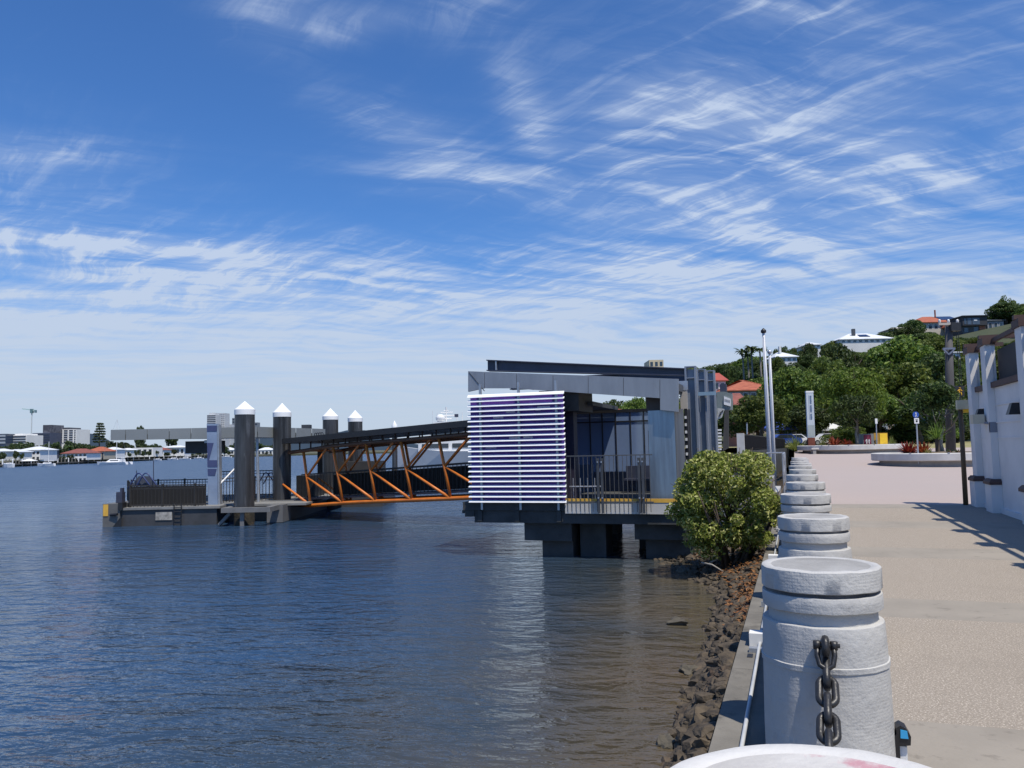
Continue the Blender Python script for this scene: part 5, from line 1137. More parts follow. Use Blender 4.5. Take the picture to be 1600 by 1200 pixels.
def frond(mb, o, az, l, up, w, n=7, droop=1.0):
    d = V((math.cos(az), math.sin(az), 0)); s = V((-math.sin(az), math.cos(az), 0)); pts = []
    for i in range(n + 1):
        u = i / n; pts.append(o + d * (l * (u - .12 * u * u)) + V((0, 0, l * (up * u - droop * .75 * u * u))))
    for i in range(n):
        w0 = w * math.sin(math.pi * min(1, .12 + .88 * i / n)) ** .6; w1 = w * math.sin(math.pi * min(1, .12 + .88 * (i + 1) / n)) ** .6 if i < n - 1 else .0
        for sg in (-1, 1): mb.add([pts[i], pts[i + 1], pts[i + 1] + (s * sg - V((0, 0, .45))) * w1, pts[i] + (s * sg - V((0, 0, .45))) * w0], [(0, 1, 2, 3)])
def palm(label, px, pyt, dep, zbase, group, hgt_leaf=2.4):
    T = onD(px, pyt + 9, dep); t = thing('palm_tree', label, 'palm tree', (T.x, T.y, zbase), group); mb = MB()
    mb.tube([(T.x, T.y, zbase - 1), (T.x + .1, T.y, (zbase + T.z) / 2), T], [.26, .2, .17], 8); mb.build('trunk', M('palm_bark', (.20, .18, .15), (.14, .125, .105), 5), t, smooth=True)
    mb = MB()
    for i in range(22): frond(mb, T, i * 2.4 + random.random(), hgt_leaf * random.uniform(.8, 1.1), random.uniform(.15, 1.0), .33, 6, random.uniform(.7, 1.2))
    mb.build('fronds', lf_dark, t)
for i, (px, py, dep, lab) in enumerate(((1160, 541, 190, 'tall palm on the skyline, leftmost of the four'), (1168, 546, 192, 'palm on the skyline, second from the left and shortest of the four'), (1173.5, 535, 188, 'palm on the skyline, tallest in the middle of the four'), (1187, 538, 186, 'palm on the skyline standing apart just left of the flagpole'))):
    palm(lab, px, py, dep, 9, 'tall palms on the skyline')

# mangrove bush on the bank
def make_bush():
    c = V((-1.52, 19.0, -1.0)); t = thing('mangrove_bush', 'dense yellow green mangrove bush growing on the rocks beside the bollards', 'bush', c)
    rs = random.Random(3); mb = MB()
    for i in range(16):
        a = rs.uniform(0, 6.28); r = rs.uniform(.05, .35); e = rs.uniform(.4, 1.05); p0 = V((math.cos(a) * r, math.sin(a) * r, -.15)); p1 = V((math.cos(a) * (r + e * .5), math.sin(a) * (r + e * .5), .5 + rs.uniform(0, .3))); p2 = V((math.cos(a) * (r + e), math.sin(a) * (r + e), rs.uniform(.9, 1.9))); mb.tube([p0, p1, p2], [.045, .03, .01], 6)
    o = mb.build('stems', bark, t, smooth=True); o.location = (0, 0, 0)
    cl = []
    for i in range(105):
        while True:
            v = V((rs.uniform(-1, 1), rs.uniform(-1, 1), rs.uniform(-1, 1)))
            if .45 < (abs(v.x) ** 2.8 + abs(v.y) ** 2.8 + abs(v.z) ** 2.8) < 1: break
        x, y, z = v.x * 1.08, v.y * .95, 1.22 + v.z * 1.10
        if v.z < -.75 and rs.random() < .5: continue
        r = rs.uniform(.12, .34); x *= rs.uniform(.85, 1.12); z += rs.uniform(-.08, .12); cl.append(((x, y, z), (r, r, r * .8)))
    cl += [((0, 0, 1.2), (.75, .7, .7))]
    o = link_mesh('foliage', leaf_mesh('foliage', cl, 26000, .046, lf_mang, 8, jitter=.85, shell=.6, aspect=.48, updir=.5), t)
    sp = MB(); rs = random.Random(17)
    for i in range(26):
        a = rs.uniform(0, 6.28); el = rs.uniform(-.2, 1.4); d = V((math.cos(a) * math.cos(el), math.sin(a) * math.cos(el), math.sin(el))); p0 = V((0, 0, 1.2)) + V((d.x * .9, d.y * .85, d.z * .9)); p1 = p0 + d * rs.uniform(.25, .5) + V((0, 0, .08)); sp.tube([V((0, 0, .8)), p0 * .5 + V((0, 0, .4)), p0, p1], [.02, .016, .012, .005], 5)
    o = sp.build('twigs', bark, t, smooth=True); o.location = (0, 0, 0)
make_bush()

# rosettes, ferns, planter plants
def rosette(label, cat, name, c, n, l, w, mat, lo=.2, hi=1.3, stem=None, group=None, arch=.5):
    t = thing(name, label, cat, c, group); mb = MB()
    for i in range(n):
        a = i * 2.399 + random.uniform(-.2, .2); el = lo + (hi - lo) * (i / n) ** .8; ll = l * random.uniform(.75, 1.1); d = V((math.cos(a), math.sin(a), 0)); s = V((-math.sin(a), math.cos(a), 0)); q = []
        for j in range(6):
            u = j / 5; q.append(d * (ll * u * math.cos(el) + .03) + V((0, 0, ll * (u * math.sin(el) - arch * u * u * .4 * math.cos(el)))))
        for j in range(5):
            w0 = w * (1 - (j / 5) ** 2 * .85); w1 = w * (1 - ((j + 1) / 5) ** 2 * .999); mb.add([q[j] - s * w0, q[j] + s * w0, q[j + 1] + s * w1, q[j + 1] - s * w1], [(0, 1, 2, 3)])
    z0 = 0
    if stem: z0 = stem
    o = mb.build('leaves', mat, t); o.location = (0, 0, z0)
    m2 = MB(); m2.lathe((0, 0, 0), [(.10 + w, -.1), (.09 + w, .1 + z0), (.05, .18 + z0)], 9); o2 = m2.build('stem' if stem else 'heart', bark if stem else M('leaf_heart', (.10, .03, .02), (.07, .03, .02), 6), t); o2.location = (0, 0, 0)
    return t
dn = 43.0
for lab, px, py, l, n in (('big rust red bromeliad at the left end of the near planter', 1421, 716, .92, 80), ('rust red bromeliad behind the blue sign pole', 1443, 715, .85, 70)):
    p = onD(px, py, dn + (1.3 if px < 1430 else 1.7)); rosette(lab, 'bromeliad', 'bromeliad', (p.x, p.y, Z1 - .1), n, l, .07, lf_red, .2, 1.3, group='red bromeliads')
for lab, px, py, d, l in (('dark red bromeliad clump on the far planter, left of its tree', 1304, 699, 62.5, .95), ('smaller red bromeliad on the far planter beside the tree trunk', 1324, 700, 63.0, .7)):
    p = onD(px, py, d); rosette(lab, 'bromeliad', 'bromeliad', (p.x, p.y, Z2 - .12), 44, l, .09, lf_red, .3, 1.35, group='red bromeliads')
p = onD(1466, 714, 45); rosette('spiky cycad with stout dark stem in the near planter', 'cycad', 'cycad', (p.x, p.y, Z1 - .05), 46, 1.35, .035, lf_mid, .1, 1.4, stem=.75, arch=.8)
for lab, px, d, l in (('tiny green tuft in the near planter right of the cycad', 1484, 43.4, .35), ('tiny green tuft at the right end of the near planter', 1497, 43.2, .38), ('low green tuft between the bromeliads and the cycad', 1452, 43.0, .4)):
    p = onD(px, 716, d); rosette(lab, 'plant', 'leafy_tuft', (p.x, p.y, Z1 - .08), 26, l, .03, lf_grass if px == 1452 else lf_dark, .3, 1.3, group='small tufts in the near planter')
for lab, px, d, h, s in (('yellow green grassy clump left of the totem sign', 1242, 69, 2.0, 1.3), ('grassy clump just behind the base of the totem sign', 1286, 70, 1.4, .8), ('dark grassy clump right of the yellow bin', 1394, 70, 1.6, .7)):
    p = onD(px, 697, d); t = rosette(lab, 'grass clump', 'grass_clump', (p.x, p.y, gz(p.y)), 120, h * .75, .03, lf_grass, .5, 1.5, group='grassy clumps on the plaza edge', arch=1.0); t.scale = (s, s, 1)
# small branching trees in the planters
def small_tree(label, px, py_top, dep, zb, w, mat, seed, n, size, kind='planter_tree', trunk_r=.11):
    T = onD(px, py_top, dep); t = thing(kind, label, 'tree', (T.x, T.y, zb)); h = T.z - zb
    trunk_mb(h * .6, trunk_r, 6, seed, .06, h * .3, .25).build('trunk', M('pale_bark', (.26, .23, .19), (.18, .16, .13), 6), t, smooth=True).location = (0, 0, 0)
    rs = random.Random(seed); cl = []
    for i in range(30):
        a = rs.uniform(0, 6.28); r = w * math.sqrt(rs.random()) * .8; z = h * rs.uniform(.40, .95); r *= 1 - .5 * max(0, z / h - .6) / .4; cl.append(((math.cos(a) * r, math.sin(a) * r, z), (w * .26, w * .26, w * .2)))
    link_mesh('crown', leaf_mesh('crown', cl, n, size, mat, seed, jitter=.7, shell=.7, aspect=.4), t)
small_tree('small glossy leaved tree with pale branches in the far planter', 1336, 618, 66, Z2 - .1, 2.4, lf_dark, 41, 4200, .13)
small_tree('dark glossy magnolia with white glints left of the power pole', 1468, 598, 47.5, Z1 - .1, 1.75, lf_dark, 43, 5000, .11)
# hedge of garden shrubs behind the plaza
for lab, px, d, w, h, key in (('low shrub behind the yellow bin', 1408, 88, 6, 2.4, 'dark'), ('low shrub on the dry lawn behind the cycad', 1452, 92, 6, 2.2, 'broad'), ('low shrub left of the small far sign', 1346, 90, 6, 2.3, 'dark2'), ('shrub beneath the bright tree behind the far planter', 1318, 86, 5, 2.2, 'broad2'), ('dark shrub at the end of the lawn by the power pole', 1490, 94, 6, 2.6, 'dark')):
    p = fr((px - 800) / F * d, d); plant_tree(key, lab, (p.x, p.y, gz(p.y) - 1.0), h + 1, w, 'shrubs behind the plaza', 'shrub')

# ------------------------------------------------------------------ houses on the hill
def lat_of(px, dep): return (onD(px, 700, dep) - CAM).dot(r0)
def z_of(px, py, dep): return onD(px, py, dep).z
def hip_roof(mb, l0, l1, d0, d1, ze, zr, inset, over=.5, th=.18):
    l0 -= over; l1 += over; d0 -= over; d1 += over; dm = (d0 + d1) / 2
    e = [fr(l0, d0, ze), fr(l1, d0, ze), fr(l1, d1, ze), fr(l0, d1, ze)]; r = [fr(l0 + inset, dm, zr), fr(l1 - inset, dm, zr)]; b = [p - V((0, 0, th)) for p in e]
    mb.add(e + r + b, [(0, 1, 5, 4), (1, 2, 5), (2, 3, 4, 5), (3, 0, 4), (9, 8, 7, 6), (0, 6, 7, 1), (1, 7, 8, 2), (2, 8, 9, 3), (3, 9, 6, 0)])
def house(label, px0, px1, yr, ye, yb, dep, deep, wall, roof, wins=4, inset=None, base=None, group=None, name='house', cat='house', wy=(.25, .75), over=.5, frame=True, storeys=1, winmat=None):
    l0, l1 = lat_of(px0, dep), lat_of(px1, dep); pm = (px0 + px1) / 2; zr, ze, zb = (z_of(pm, y, dep) for y in (yr, ye, yb)); zbase = zb if base is None else base
    t = thing(name, label, cat, tuple(fr((l0 + l1) / 2, dep, zbase)), group)
    mb = MB(); mb.fbox(l0, l1, dep, dep + deep, zbase, ze - .02); w = mb.build('wall', wall, t)
    if roof is not None:
        mb = MB(); hip_roof(mb, l0, l1, dep, dep + deep, ze, zr, min((l1 - l0) * .45, deep * .5) if inset is None else inset, over); rf = mb.build('roof', roof, t)
    else: rf = None
    for s in range(storeys):
        za = zb + (ze - zb) * (s + wy[0]) / storeys; zc = zb + (ze - zb) * (s + wy[1]) / storeys; pitch = (l1 - l0) / wins
        for i in range(wins):
            a = l0 + pitch * (i + .22); b = l0 + pitch * (i + .78)
            if frame:
                mb = MB(); mb.fbox(a - .08, b + .08, dep - .06, dep - .003, za - .08, zc + .08); fo = mb.build('window', white, t)
                mb = MB(); mb.fbox(a, b, dep - .085, dep - .063, za, zc); mb.build('pane', winmat or win, fo)
            else:
                mb = MB(); mb.fbox(a, b, dep - .05, dep - .003, za, zc); mb.build('window', winmat or win, t)
    return t, rf, (l0, l1, zr, ze, zb)
whitew = M('house_white', (.66, .66, .65), (.58, .58, .575), .3, rough=.8)
GH_ = 'houses on the hill'
solar = M('solar_panel', (.015, .02, .045), (.02, .025, .055), 1, rough=.15)
t, rf, (l0, l1, zr, ze, zb) = house('wide white roofed house with small solar panels and dark chimney on the hill', 1322, 1404, 517, 529, 536, 262, 12, whitew, whiteroof, 9, base=20, group=GH_)
mb = MB(); mb.fbox(lat_of(1342, 265), lat_of(1346.5, 265), 265, 266, z_of(1344, 524, 265), z_of(1344, 513.5, 265)); mb.build('chimney', darkgrey, rf)
def roof_panel(rf, dep, deep, ze, zr, l0, l1, s0, s1, over=.5):
    a = fr(0, dep - over, ze); b = fr(0, dep + deep / 2, zr); n = V((0, 0, .06)) - fh * .05; p = lambda l, s: r0 * l + a.lerp(b, s) + n
    mb = MB(); mb.prism([p(l0, s0), p(l1, s0), p(l1 - .3, s1), p(l0 + .3, s1)], (0, 0, .06)); return mb.build('solar_panels', solar, rf)
roof_panel(rf, 262, 12, ze, zr, lat_of(1352, 264), lat_of(1369, 264), .32, .72)
t, rf, (l0, l1, zr, ze, zb) = house('terracotta roofed house with large solar array on the hilltop', 1443, 1515, 489, 503, 516, 285, 16, M('cream_wall', (.55, .50, .42), (.46, .42, .36), .4), terracotta, 8, base=34, group=GH_, over=.8)
roof_panel(rf, 285, 16, ze, zr, lat_of(1481, 288), lat_of(1509, 288), .30, .92, .8)
mb = MB(); mb.fbox(lat_of(1474, 291), lat_of(1475.5, 291), 291, 291.5, zr - .5, z_of(1475, 484, 291)); mb.build('chimney', brick, rf)
mb = MB(); hip_roof(mb, lat_of(1496, 280), lat_of(1516, 280), 280, 286, z_of(1506, 509, 280), z_of(1506, 501.5, 280), 1.2, .3); mb.build('lower_roof', terracotta, t)
# dark modern house
t = thing('modern_house', 'dark grey two storey modern house with big windows on the hilltop', 'house', tuple(fr(lat_of(1536, 268), 268, 34)), GH_); d = 268
bx_ = lambda mb, a, b, y0, y1, dd, dp: mb.fbox(lat_of(a, d), lat_of(b, d), d + dd, d + dd + dp, z_of(1536, y1, d), z_of(1536, y0, d))
chr_ = M('charcoal_cladding', (.035, .037, .045), (.025, .027, .033), .6)
mb = MB(); bx_(mb, 1517, 1556, 494, 508, 0, 9); mb.build('upper_storey', chr_, t)
mb = MB(); bx_(mb, 1519, 1556, 508.3, 530, 1.2, 8); mb.build('lower_storey', M('slate_cladding', (.07, .075, .085), (.05, .055, .06), .6), t)
mb = MB(); bx_(mb, 1515.5, 1557.5, 492.6, 494.0, -.6, 10); mb.build('roof', black, t)
for a, b, y0, y1, dd in ((1519.5, 1523, 497, 506, -.06), (1524.5, 1531, 496.5, 506.5, -.06), (1532.5, 1544, 496.5, 506.5, -.06), (1537, 1544, 510, 520, 1.13), (1522, 1528, 511, 518, 1.13)):
    mb = MB(); bx_(mb, a, b, y0, y1, dd, .05); mb.build('window', M('hill_glass', (.10, .13, .18), (.05, .07, .1), .3, rough=.08), t)
mb = MB(); bx_(mb, 1546, 1555, 508.5, 517.5, 1.0, .18); mb.build('brick_panel', M('orange_brick', (.34, .13, .07), (.27, .1, .055), 1), t)
mb = MB(); bx_(mb, 1535, 1540, 498.8, 501, -.12, .05); mb.build('bright_blind', white, t)
house('pale grey house with white balcony right of the dark modern house', 1556, 1582, 496, 500, 518, 272, 9, M('grey_wall', (.20, .22, .26), (.16, .18, .21), .5), M('grey_roof', (.14, .155, .18), (.11, .12, .14), .4), 3, base=34, group=GH_)
house('sliver of orange roofed house at the far right of the skyline', 1592, 1625, 481, 492, 500, 300, 9, brick, terracotta, 2, base=36, group=GH_)
t, rf, q = house('white house with small chimney on the hillside left of the tree belt', 1219, 1252, 547, 557, 566, 228, 11, whitew, whiteroof, 4, base=10, group=GH_)
mb = MB(); mb.fbox(lat_of(1225, 231), lat_of(1228, 231), 231, 232, q[3], z_of(1226, 541, 231)); mb.build('chimney', whitew, rf)
house('small white roofed house behind trees on the skyline', 1269, 1290, 532, 538, 543, 252, 9, whitew, whiteroof, 3, base=16, group=GH_)
house('low pale house half hidden on the ridge left of the terracotta house', 1404, 1434, 508, 513, 518, 275, 9, M('beige_wall', (.42, .38, .32), (.36, .33, .28), .5), M('pale_roof', (.5, .48, .44), (.44, .42, .39), .5), 3, base=28, group=GH_)
house('small white block house beside the wall on the hillside', 1487, 1510, 546, 550, 566, 196, 8, whitew, whiteroof, 2, base=14, group=GH_, wy=(.2, .6))
house('long terracotta roofed house below the palms', 1139, 1222, 589, 609, 628, 150, 14, M('tan_wall', (.36, .30, .24), (.30, .25, .2), .5), terracotta, 7, base=1, group=GH_, inset=6)
house('red pyramid roofed white house beside the terminal columns', 1119, 1138, 581, 594, 612, 162, 5, whitew, M('bright_red_tile', (.38, .075, .05), (.30, .055, .04), 1), 2, base=1, group=GH_)
house('brown roofed shed lower down among the trees', 1153, 1172, 612, 634, 650, 118, 6, brick, redtile, 1, base=1, group=GH_)
house('terracotta roofed house glimpsed through the terminal clerestory', 893, 1000, 633, 645, 660, 98, 12, brick, terracotta, 6, base=0, group=GH_)
t, rf, q = house('cream rendered block rising just above the terminal roof beam', 1019, 1041.5, 559, 562, 640, 205, 8, cream, None, 3, base=1, group=None, name='apartment_block', cat='apartment block', frame=False, storeys=6)

# parked cars and market shades under the trees
def car_proto():
    t = bpy.data.objects.new('parked_car', None); S.collection.objects.link(t)
    body = M('car_paint', (.72, .73, .74), (.70, .71, .72), 1, rough=.25)
    mb = MB(); pr = [(-2.15, .35), (-2.2, .75), (-1.9, .95), (-1.1, 1.0), (-.6, 1.42), (.9, 1.45), (1.5, 1.02), (2.1, .92), (2.2, .6), (2.15, .35)]
    mb.prism([(x, -.85, z) for x, z in pr], (0, 1.7, 0)); mb.build('body', body, t, angle=30)
    mb = MB()
    for y0, y1 in ((-.87, -.855), (.855, .87)): mb.prism([(-.95, y0, 1.0), (1.3, y0, 1.0), (.85, y0, 1.37), (-.55, y0, 1.37)], (0, y1 - y0, 0))
    mb.build('side_windows', win, t)
    for x, y in ((-1.35, -.8), (1.35, -.8), (-1.35, .8), (1.35, .8)):
        mb = MB(); mb.tube([(x, y - .1, .33), (x, y + .1, .33)], .33, 16); w = mb.build('wheel', black, t)
        mb = MB(); s = -1 if y < 0 else 1; mb.tube([(x, y + s * .101, .33), (x, y + s * .115, .33)], .2, 12); mb.build('rim', galv, w)
    for y in (-.55, .55): mb = MB(); mb.box(2.16, 2.215, y - .2, y + .2, .62, .78); mb.build('headlight', white, t)
    return t
cp = car_proto()
def tint_car(r, mat):
    for c in r.children:
        if c.name.startswith('body'): c.data = c.data.copy(); c.data.materials[0] = mat
cols = [M('car_white', (.75, .75, .75), (.73, .73, .73), 1, rough=.25), M('car_silver', (.45, .46, .48), (.43, .44, .46), 1, rough=.25, metal=.4), M('car_blue', (.03, .07, .30), (.028, .065, .28), 1, rough=.25), M('car_dark', (.03, .03, .035), (.028, .028, .033), 1, rough=.25)]
for i, (px, d, ci, lab) in enumerate(((1238, 100, 0, 'white parked car in shade left of the totem sign'), (1292, 98, 0, 'white parked car under the tree right of the totem sign'), (1311, 103, 1, 'silver parked car behind the far planter tree'), (1222, 96, 2, 'blue parked car in shade behind the balustrade'), (1345, 101, 0, 'white parked car behind the waste bin'), (1254, 104, 3, 'dark parked car hard against the totem sign'))):
    r = cp if i == 0 else dup(cp); tag(r, lab, 'car', 'cars parked under the trees'); p = fr(lat_of(px, d), d); r.location = (p.x, p.y, gz(p.y) - .02); r.rotation_euler = (0, 0, YAW + random.uniform(-.25, .25)); tint_car(r, cols[ci])
for lab, px, d, m in (('blue market canopy with white valance under the trees', 1218, 92, M('canopy_blue', (.03, .07, .34), (.025, .06, .3), 1)), ('pale canvas canopy under the trees behind the far planter', 1298, 106, M('canopy_white', (.6, .6, .58), (.55, .55, .53), 1))):
    p = fr(lat_of(px, d), d); g = gz(p.y); t = thing('market_canopy', lab, 'canopy', (p.x, p.y, g)); mb = MB(); hip_roof(mb, lat_of(px, d) - 1.6, lat_of(px, d) + 1.6, d - 1.5, d + 1.5, g + 2.1, g + 2.9, 1.55, .1, .25); mb.build('canopy', m, t)
    for a in (-1.5, 1.5):
        for b in (-1.4, 1.4): mb = MB(); q = fr(lat_of(px, d) + a, d + b); mb.tube([(q.x, q.y, g), (q.x, q.y, g + 2.1)], .03, 6); mb.build('leg', galv, t)
p = fr(lat_of(1389, 95), 95); g = gz(p.y); t = thing('notice_hoarding', 'grey and beige hoarding panels behind the bins', 'hoarding', (p.x, p.y, g))
mb = MB(); mb.fbox(lat_of(1378, 95), lat_of(1389, 95), 95, 95.1, z_of(1383, 671, 95), z_of(1383, 662, 95)); mb.build('grey_panel', M('hoard_grey', (.30, .33, .38), (.26, .29, .33), 1), t)
mb = MB(); mb.fbox(lat_of(1389.3, 95), lat_of(1404, 95), 95, 95.1, z_of(1396, 671, 95), z_of(1396, 663, 95)); mb.build('beige_panel', M('hoard_beige', (.48, .40, .33), (.40, .33, .27), 2), t)
mb = MB()
for px in (1379, 1389.2, 1403): mb.fbox(lat_of(px, 95) - .05, lat_of(px, 95) + .05, 95.11, 95.2, g, z_of(1390, 662, 95))
mb.build('posts', darkgrey, t)

# ------------------------------------------------------------------ far shore
SH = [(-80, 262), (0, 285), (60, 326), (140, 371), (240, 500), (360, 700), (520, 820), (660, 900), (1100, 950)]
def shdep(px):
    for (a, da), (b, db) in zip(SH, SH[1:]):
        if px <= b: return da + (db - da) * max(0, (px - a) / (b - a))
    return 950
def make_far_shore():
    mb = MB(); pxs = list(range(-420, 1101, 20)); n = len(pxs); vs = []
    for q in pxs:
        d = max(200, shdep(q)); vs += [fr(lat_of(q, d), d, WATER - .5), fr(lat_of(q, d), d, .2), fr(lat_of(q, d), d + 14, .9), fr(lat_of(q, d) * (d + 2600) / d, d + 2600, 4)]
    fs = []
    for i in range(n - 1):
        for k in range(3): fs.append((i * 4 + k, i * 4 + 4 + k, i * 4 + 5 + k, i * 4 + 1 + k))
    mb.add(vs, fs); structure(mb.build('far_bank', M('far_bank_earth', (.10, .10, .06), (.06, .065, .035), .05, rough=.95)))
    # ranges on the horizon, haze blue painted into their colour
    def hills(name, dep, pts, mat):
        mb = MB(); vs = []; fs = []
        for q, y in pts: l = lat_of(q, dep); z = z_of(q, y, dep); vs += [fr(l, dep - dep * .12, -2), fr(l, dep, z), fr(l * 1.05, dep * 1.15, -2)]
        for i in range(len(pts) - 1):
            for k in range(2): fs.append((i * 3 + k, i * 3 + 3 + k, i * 3 + 4 + k, i * 3 + 1 + k))
        mb.add(vs, fs); structure(mb.build(name, mat, smooth=True))
    hm = M('haze_blue_range', (.040, .060, .085), (.034, .052, .075), .002, rough=1.0, spec=0)
    def ragged(pts, amp, step=4):
        out = []
        for (a, ya), (b, yb) in zip(pts, pts[1:]):
            q = a
            while q < b: out.append((q, ya + (yb - ya) * (q - a) / (b - a) + amp * noise.noise(V((q * .11, 0, 0))))); q += step
        return out + [pts[-1]]
    hills('distant_range', 5200, ragged([(60, 708), (95, 700), (112, 686), (124, 678), (132, 676.5), (142, 678), (152, 677.5), (170, 690), (200, 700), (300, 706), (380, 703), (405, 672), (418, 671), (440, 673), (470, 680), (500, 681), (525, 676), (545, 672), (570, 672), (590, 677), (620, 690), (700, 700), (900, 698)], 1.0), hm)
make_far_shore()
FW = M('far_white_wall', (.80, .79, .76), (.72, .71, .68), .1, rough=.8); FG = 'houses on the far shore'
mod = M('far_dark', (.05, .055, .07), (.04, .045, .06), .2)
def fh_(label, *a, **k): a = list(a); a[5] += 16; return house(label, *a, group=FG, base=.3, **k)
fh_('broad white two storey house on the far shore with grey hipped roof', 2, 26, 702, 706, 722, 292, 10, FW, whiteroof, 4, storeys=2, frame=False)
fh_('tall white gabled house on the far shore left of the dark tower house', 30, 63, 697.5, 703, 720, 305, 12, FW, whiteroof, 5, storeys=2, frame=False, wy=(.2, .7))
fh_('small white house at the extreme left of the far shore', -18, 3, 701, 705, 718, 284, 9, FW, whiteroof, 3, frame=False)
fh_('narrow dark blue house under scaffold on the far shore', 64, 76, 701, 702, 718, 318, 8, mod, mod, 2, storeys=3, frame=False, inset=1.5)
fh_('white house with dull red tiled roof on the far shore', 97, 136, 701, 708, 721, 342, 12, FW, redtile, 6, storeys=2, frame=False, inset=4)
fh_('orange roofed house with tall dark windows on the far shore', 135, 163, 698, 705, 720, 362, 11, M('far_cream', (.45, .40, .30), (.4, .35, .27), .3), terracotta, 6, frame=False, wy=(.1, .8))
fh_('white gabled house behind the orange roofed one on the far shore', 160, 181, 698.5, 702.5, 717, 400, 10, FW, whiteroof, 3, frame=False)
fh_('white boxy modern house with tall columns on the far shore', 206, 239, 698.5, 699.5, 713, 490, 14, FW, None, 4, frame=False, wy=(.15, .8))
fh_('brown roofed low house beside the boxy white one', 239, 256, 699, 703, 712, 525, 12, FW, redtile, 3, frame=False)
fh_('white house with broad flat eaves just left of the display board', 255, 288, 696, 699, 711, 555, 12, FW, whiteroof, 5, frame=False, over=1.2)
fh_('white waterfront house seen between pylon and first pile', 343, 366, 699, 703, 711, 700, 12, FW, whiteroof, 4, frame=False)
fh_('pale waterfront house left of the second pile', 402, 426, 699, 703, 711, 760, 12, FW, whiteroof, 4, frame=False)
fh_('low white boathouse on the far bank near the catamaran', 186, 204, 700, 703, 714, 455, 9, FW, whiteroof, 3, frame=False)
def tower(label, px0, px1, yt, yb, dep, deep, wall, bandmat, floors, name='apartment_building', cat='apartment building', group='tall buildings across the river', fins=0, cap=None):
    l0, l1 = lat_of(px0, dep), lat_of(px1, dep); pm = (px0 + px1) / 2; zt, zb = z_of(pm, yt, dep), 0.5
    t = thing(name, label, cat, tuple(fr((l0 + l1) / 2, dep, zb)), group); mb = MB(); mb.fbox(l0, l1, dep, dep + deep, zb, zt); mb.build('wall', wall, t)
    hh = (zt - z_of(pm, yb, dep)) / floors
    for i in range(floors):
        mb = MB(); z = zt - hh * (i + .85); mb.fbox(l0 + (l1 - l0) * .03, l1 - (l1 - l0) * .03, dep - .25, dep - .02, z, z + hh * .55); mb.build('window_band', bandmat, t)
    for i in range(fins):
        mb = MB(); x = l0 + (l1 - l0) * (i + .5) / fins; w = (l1 - l0) * .025; mb.fbox(x - w, x + w, dep - .5, dep - .26, z_of(pm, yb, dep), zt); mb.build('fin', wall, t)
    if cap: mb = MB(); mb.fbox(lat_of(cap[0], dep), lat_of(cap[1], dep), dep + 2, dep + deep - 2, zt, z_of(pm, cap[2], dep)); mb.build('roof_plant', cap[3], t)
    return t
FB = M('far_glass', (.05, .06, .085), (.035, .042, .06), .1, rough=.3)
tower('white apartment block with dark balcony bands and black roof storey', 78, 119, 671, 692, 780, 25, FW, FB, 6, fins=5, cap=(84, 106, 668, mod))
tower('dark building under construction wrapped in blue scaffold', 50, 78, 676.5, 692, 760, 25, M('scaffold_blue', (.07, .085, .13), (.05, .06, .1), .3), FB, 4, cap=(64.5, 78, 664, M('core_concrete', (.13, .13, .15), (.06, .06, .075), .2, lo=.45, hi=.55)))
tower('low white office block with long window bands on the far shore', 11, 41, 680, 692, 700, 25, FW, FB, 3, cap=(20, 34, 677.5, FW))
tower('dark glass office at the left edge of the far skyline', -14, 9, 678, 694, 690, 20, M('far_blue_glass', (.04, .06, .10), (.03, .045, .08), .1, rough=.2), M('far_pale_band', (.35, .38, .42), (.3, .33, .37), .3), 3)
hr = M('tower_pale', (.58, .59, .60), (.50, .51, .53), .05)
tower('tall pale high-rise tower behind the pylon', 323, 337, 648, 690, 1700, 30, hr, FB, 14, cap=(326, 335, 645, hr)); tower('second pale high-rise tower with vertical ribs right of the pylon', 338.5, 351, 645.5, 690, 1750, 30, hr, M('tower_shade', (.30, .32, .36), (.26, .28, .31), .1), 14, fins=5)
tower('lower white tower right of the two pale high-rises', 346, 360, 663, 690, 1800, 25, hr, M('tower_shade', (.30, .32, .36)), 6, fins=6); tower('slim grey tower just left of the front mooring pile', 362.5, 369, 653, 690, 1900, 20, M('tower_grey', (.22, .25, .28), (.18, .2, .23), .1), FB, 9)
tower('small grey tower just right of the front mooring pile', 396, 402, 660, 690, 1850, 20, M('tower_grey', (.22, .25, .28)), FB, 6)
# tower crane
d = 860; t = thing('tower_crane', 'pale green tower crane standing over the far shore', 'crane', tuple(fr(lat_of(48, d), d, 1))); cm = M('crane_paint', (.45, .60, .58), (.4, .54, .52), .5)
mb = MB(); mb.fbox(lat_of(47.5, d), lat_of(48.6, d), d, d + 1, 1, z_of(48, 642, d)); mb.build('mast', M('crane_mast', (.62, .66, .66), (.56, .6, .6), .5), t)
mb = MB(); mb.bar(fr(lat_of(33, d), d + .5, z_of(48, 638.5, d)), fr(lat_of(55, d), d + .5, z_of(48, 641.5, d)), 1.1, 1.1); mb.build('jib', cm, t)
mb = MB(); mb.fbox(lat_of(46, d), lat_of(49.8, d), d - .8, d + 1.8, z_of(48, 645.5, d), z_of(48, 639, d)); mb.build('cab', M('crane_cab', (.12, .22, .24), (.1, .18, .2), .5), t)
mb = MB(); mb.fbox(lat_of(52.5, d), lat_of(55, d), d - .6, d + 1.6, z_of(48, 645, d), z_of(48, 641, d)); mb.build('counterweight', M('crane_weight', (.15, .25, .28), (.12, .2, .23), .5), t)
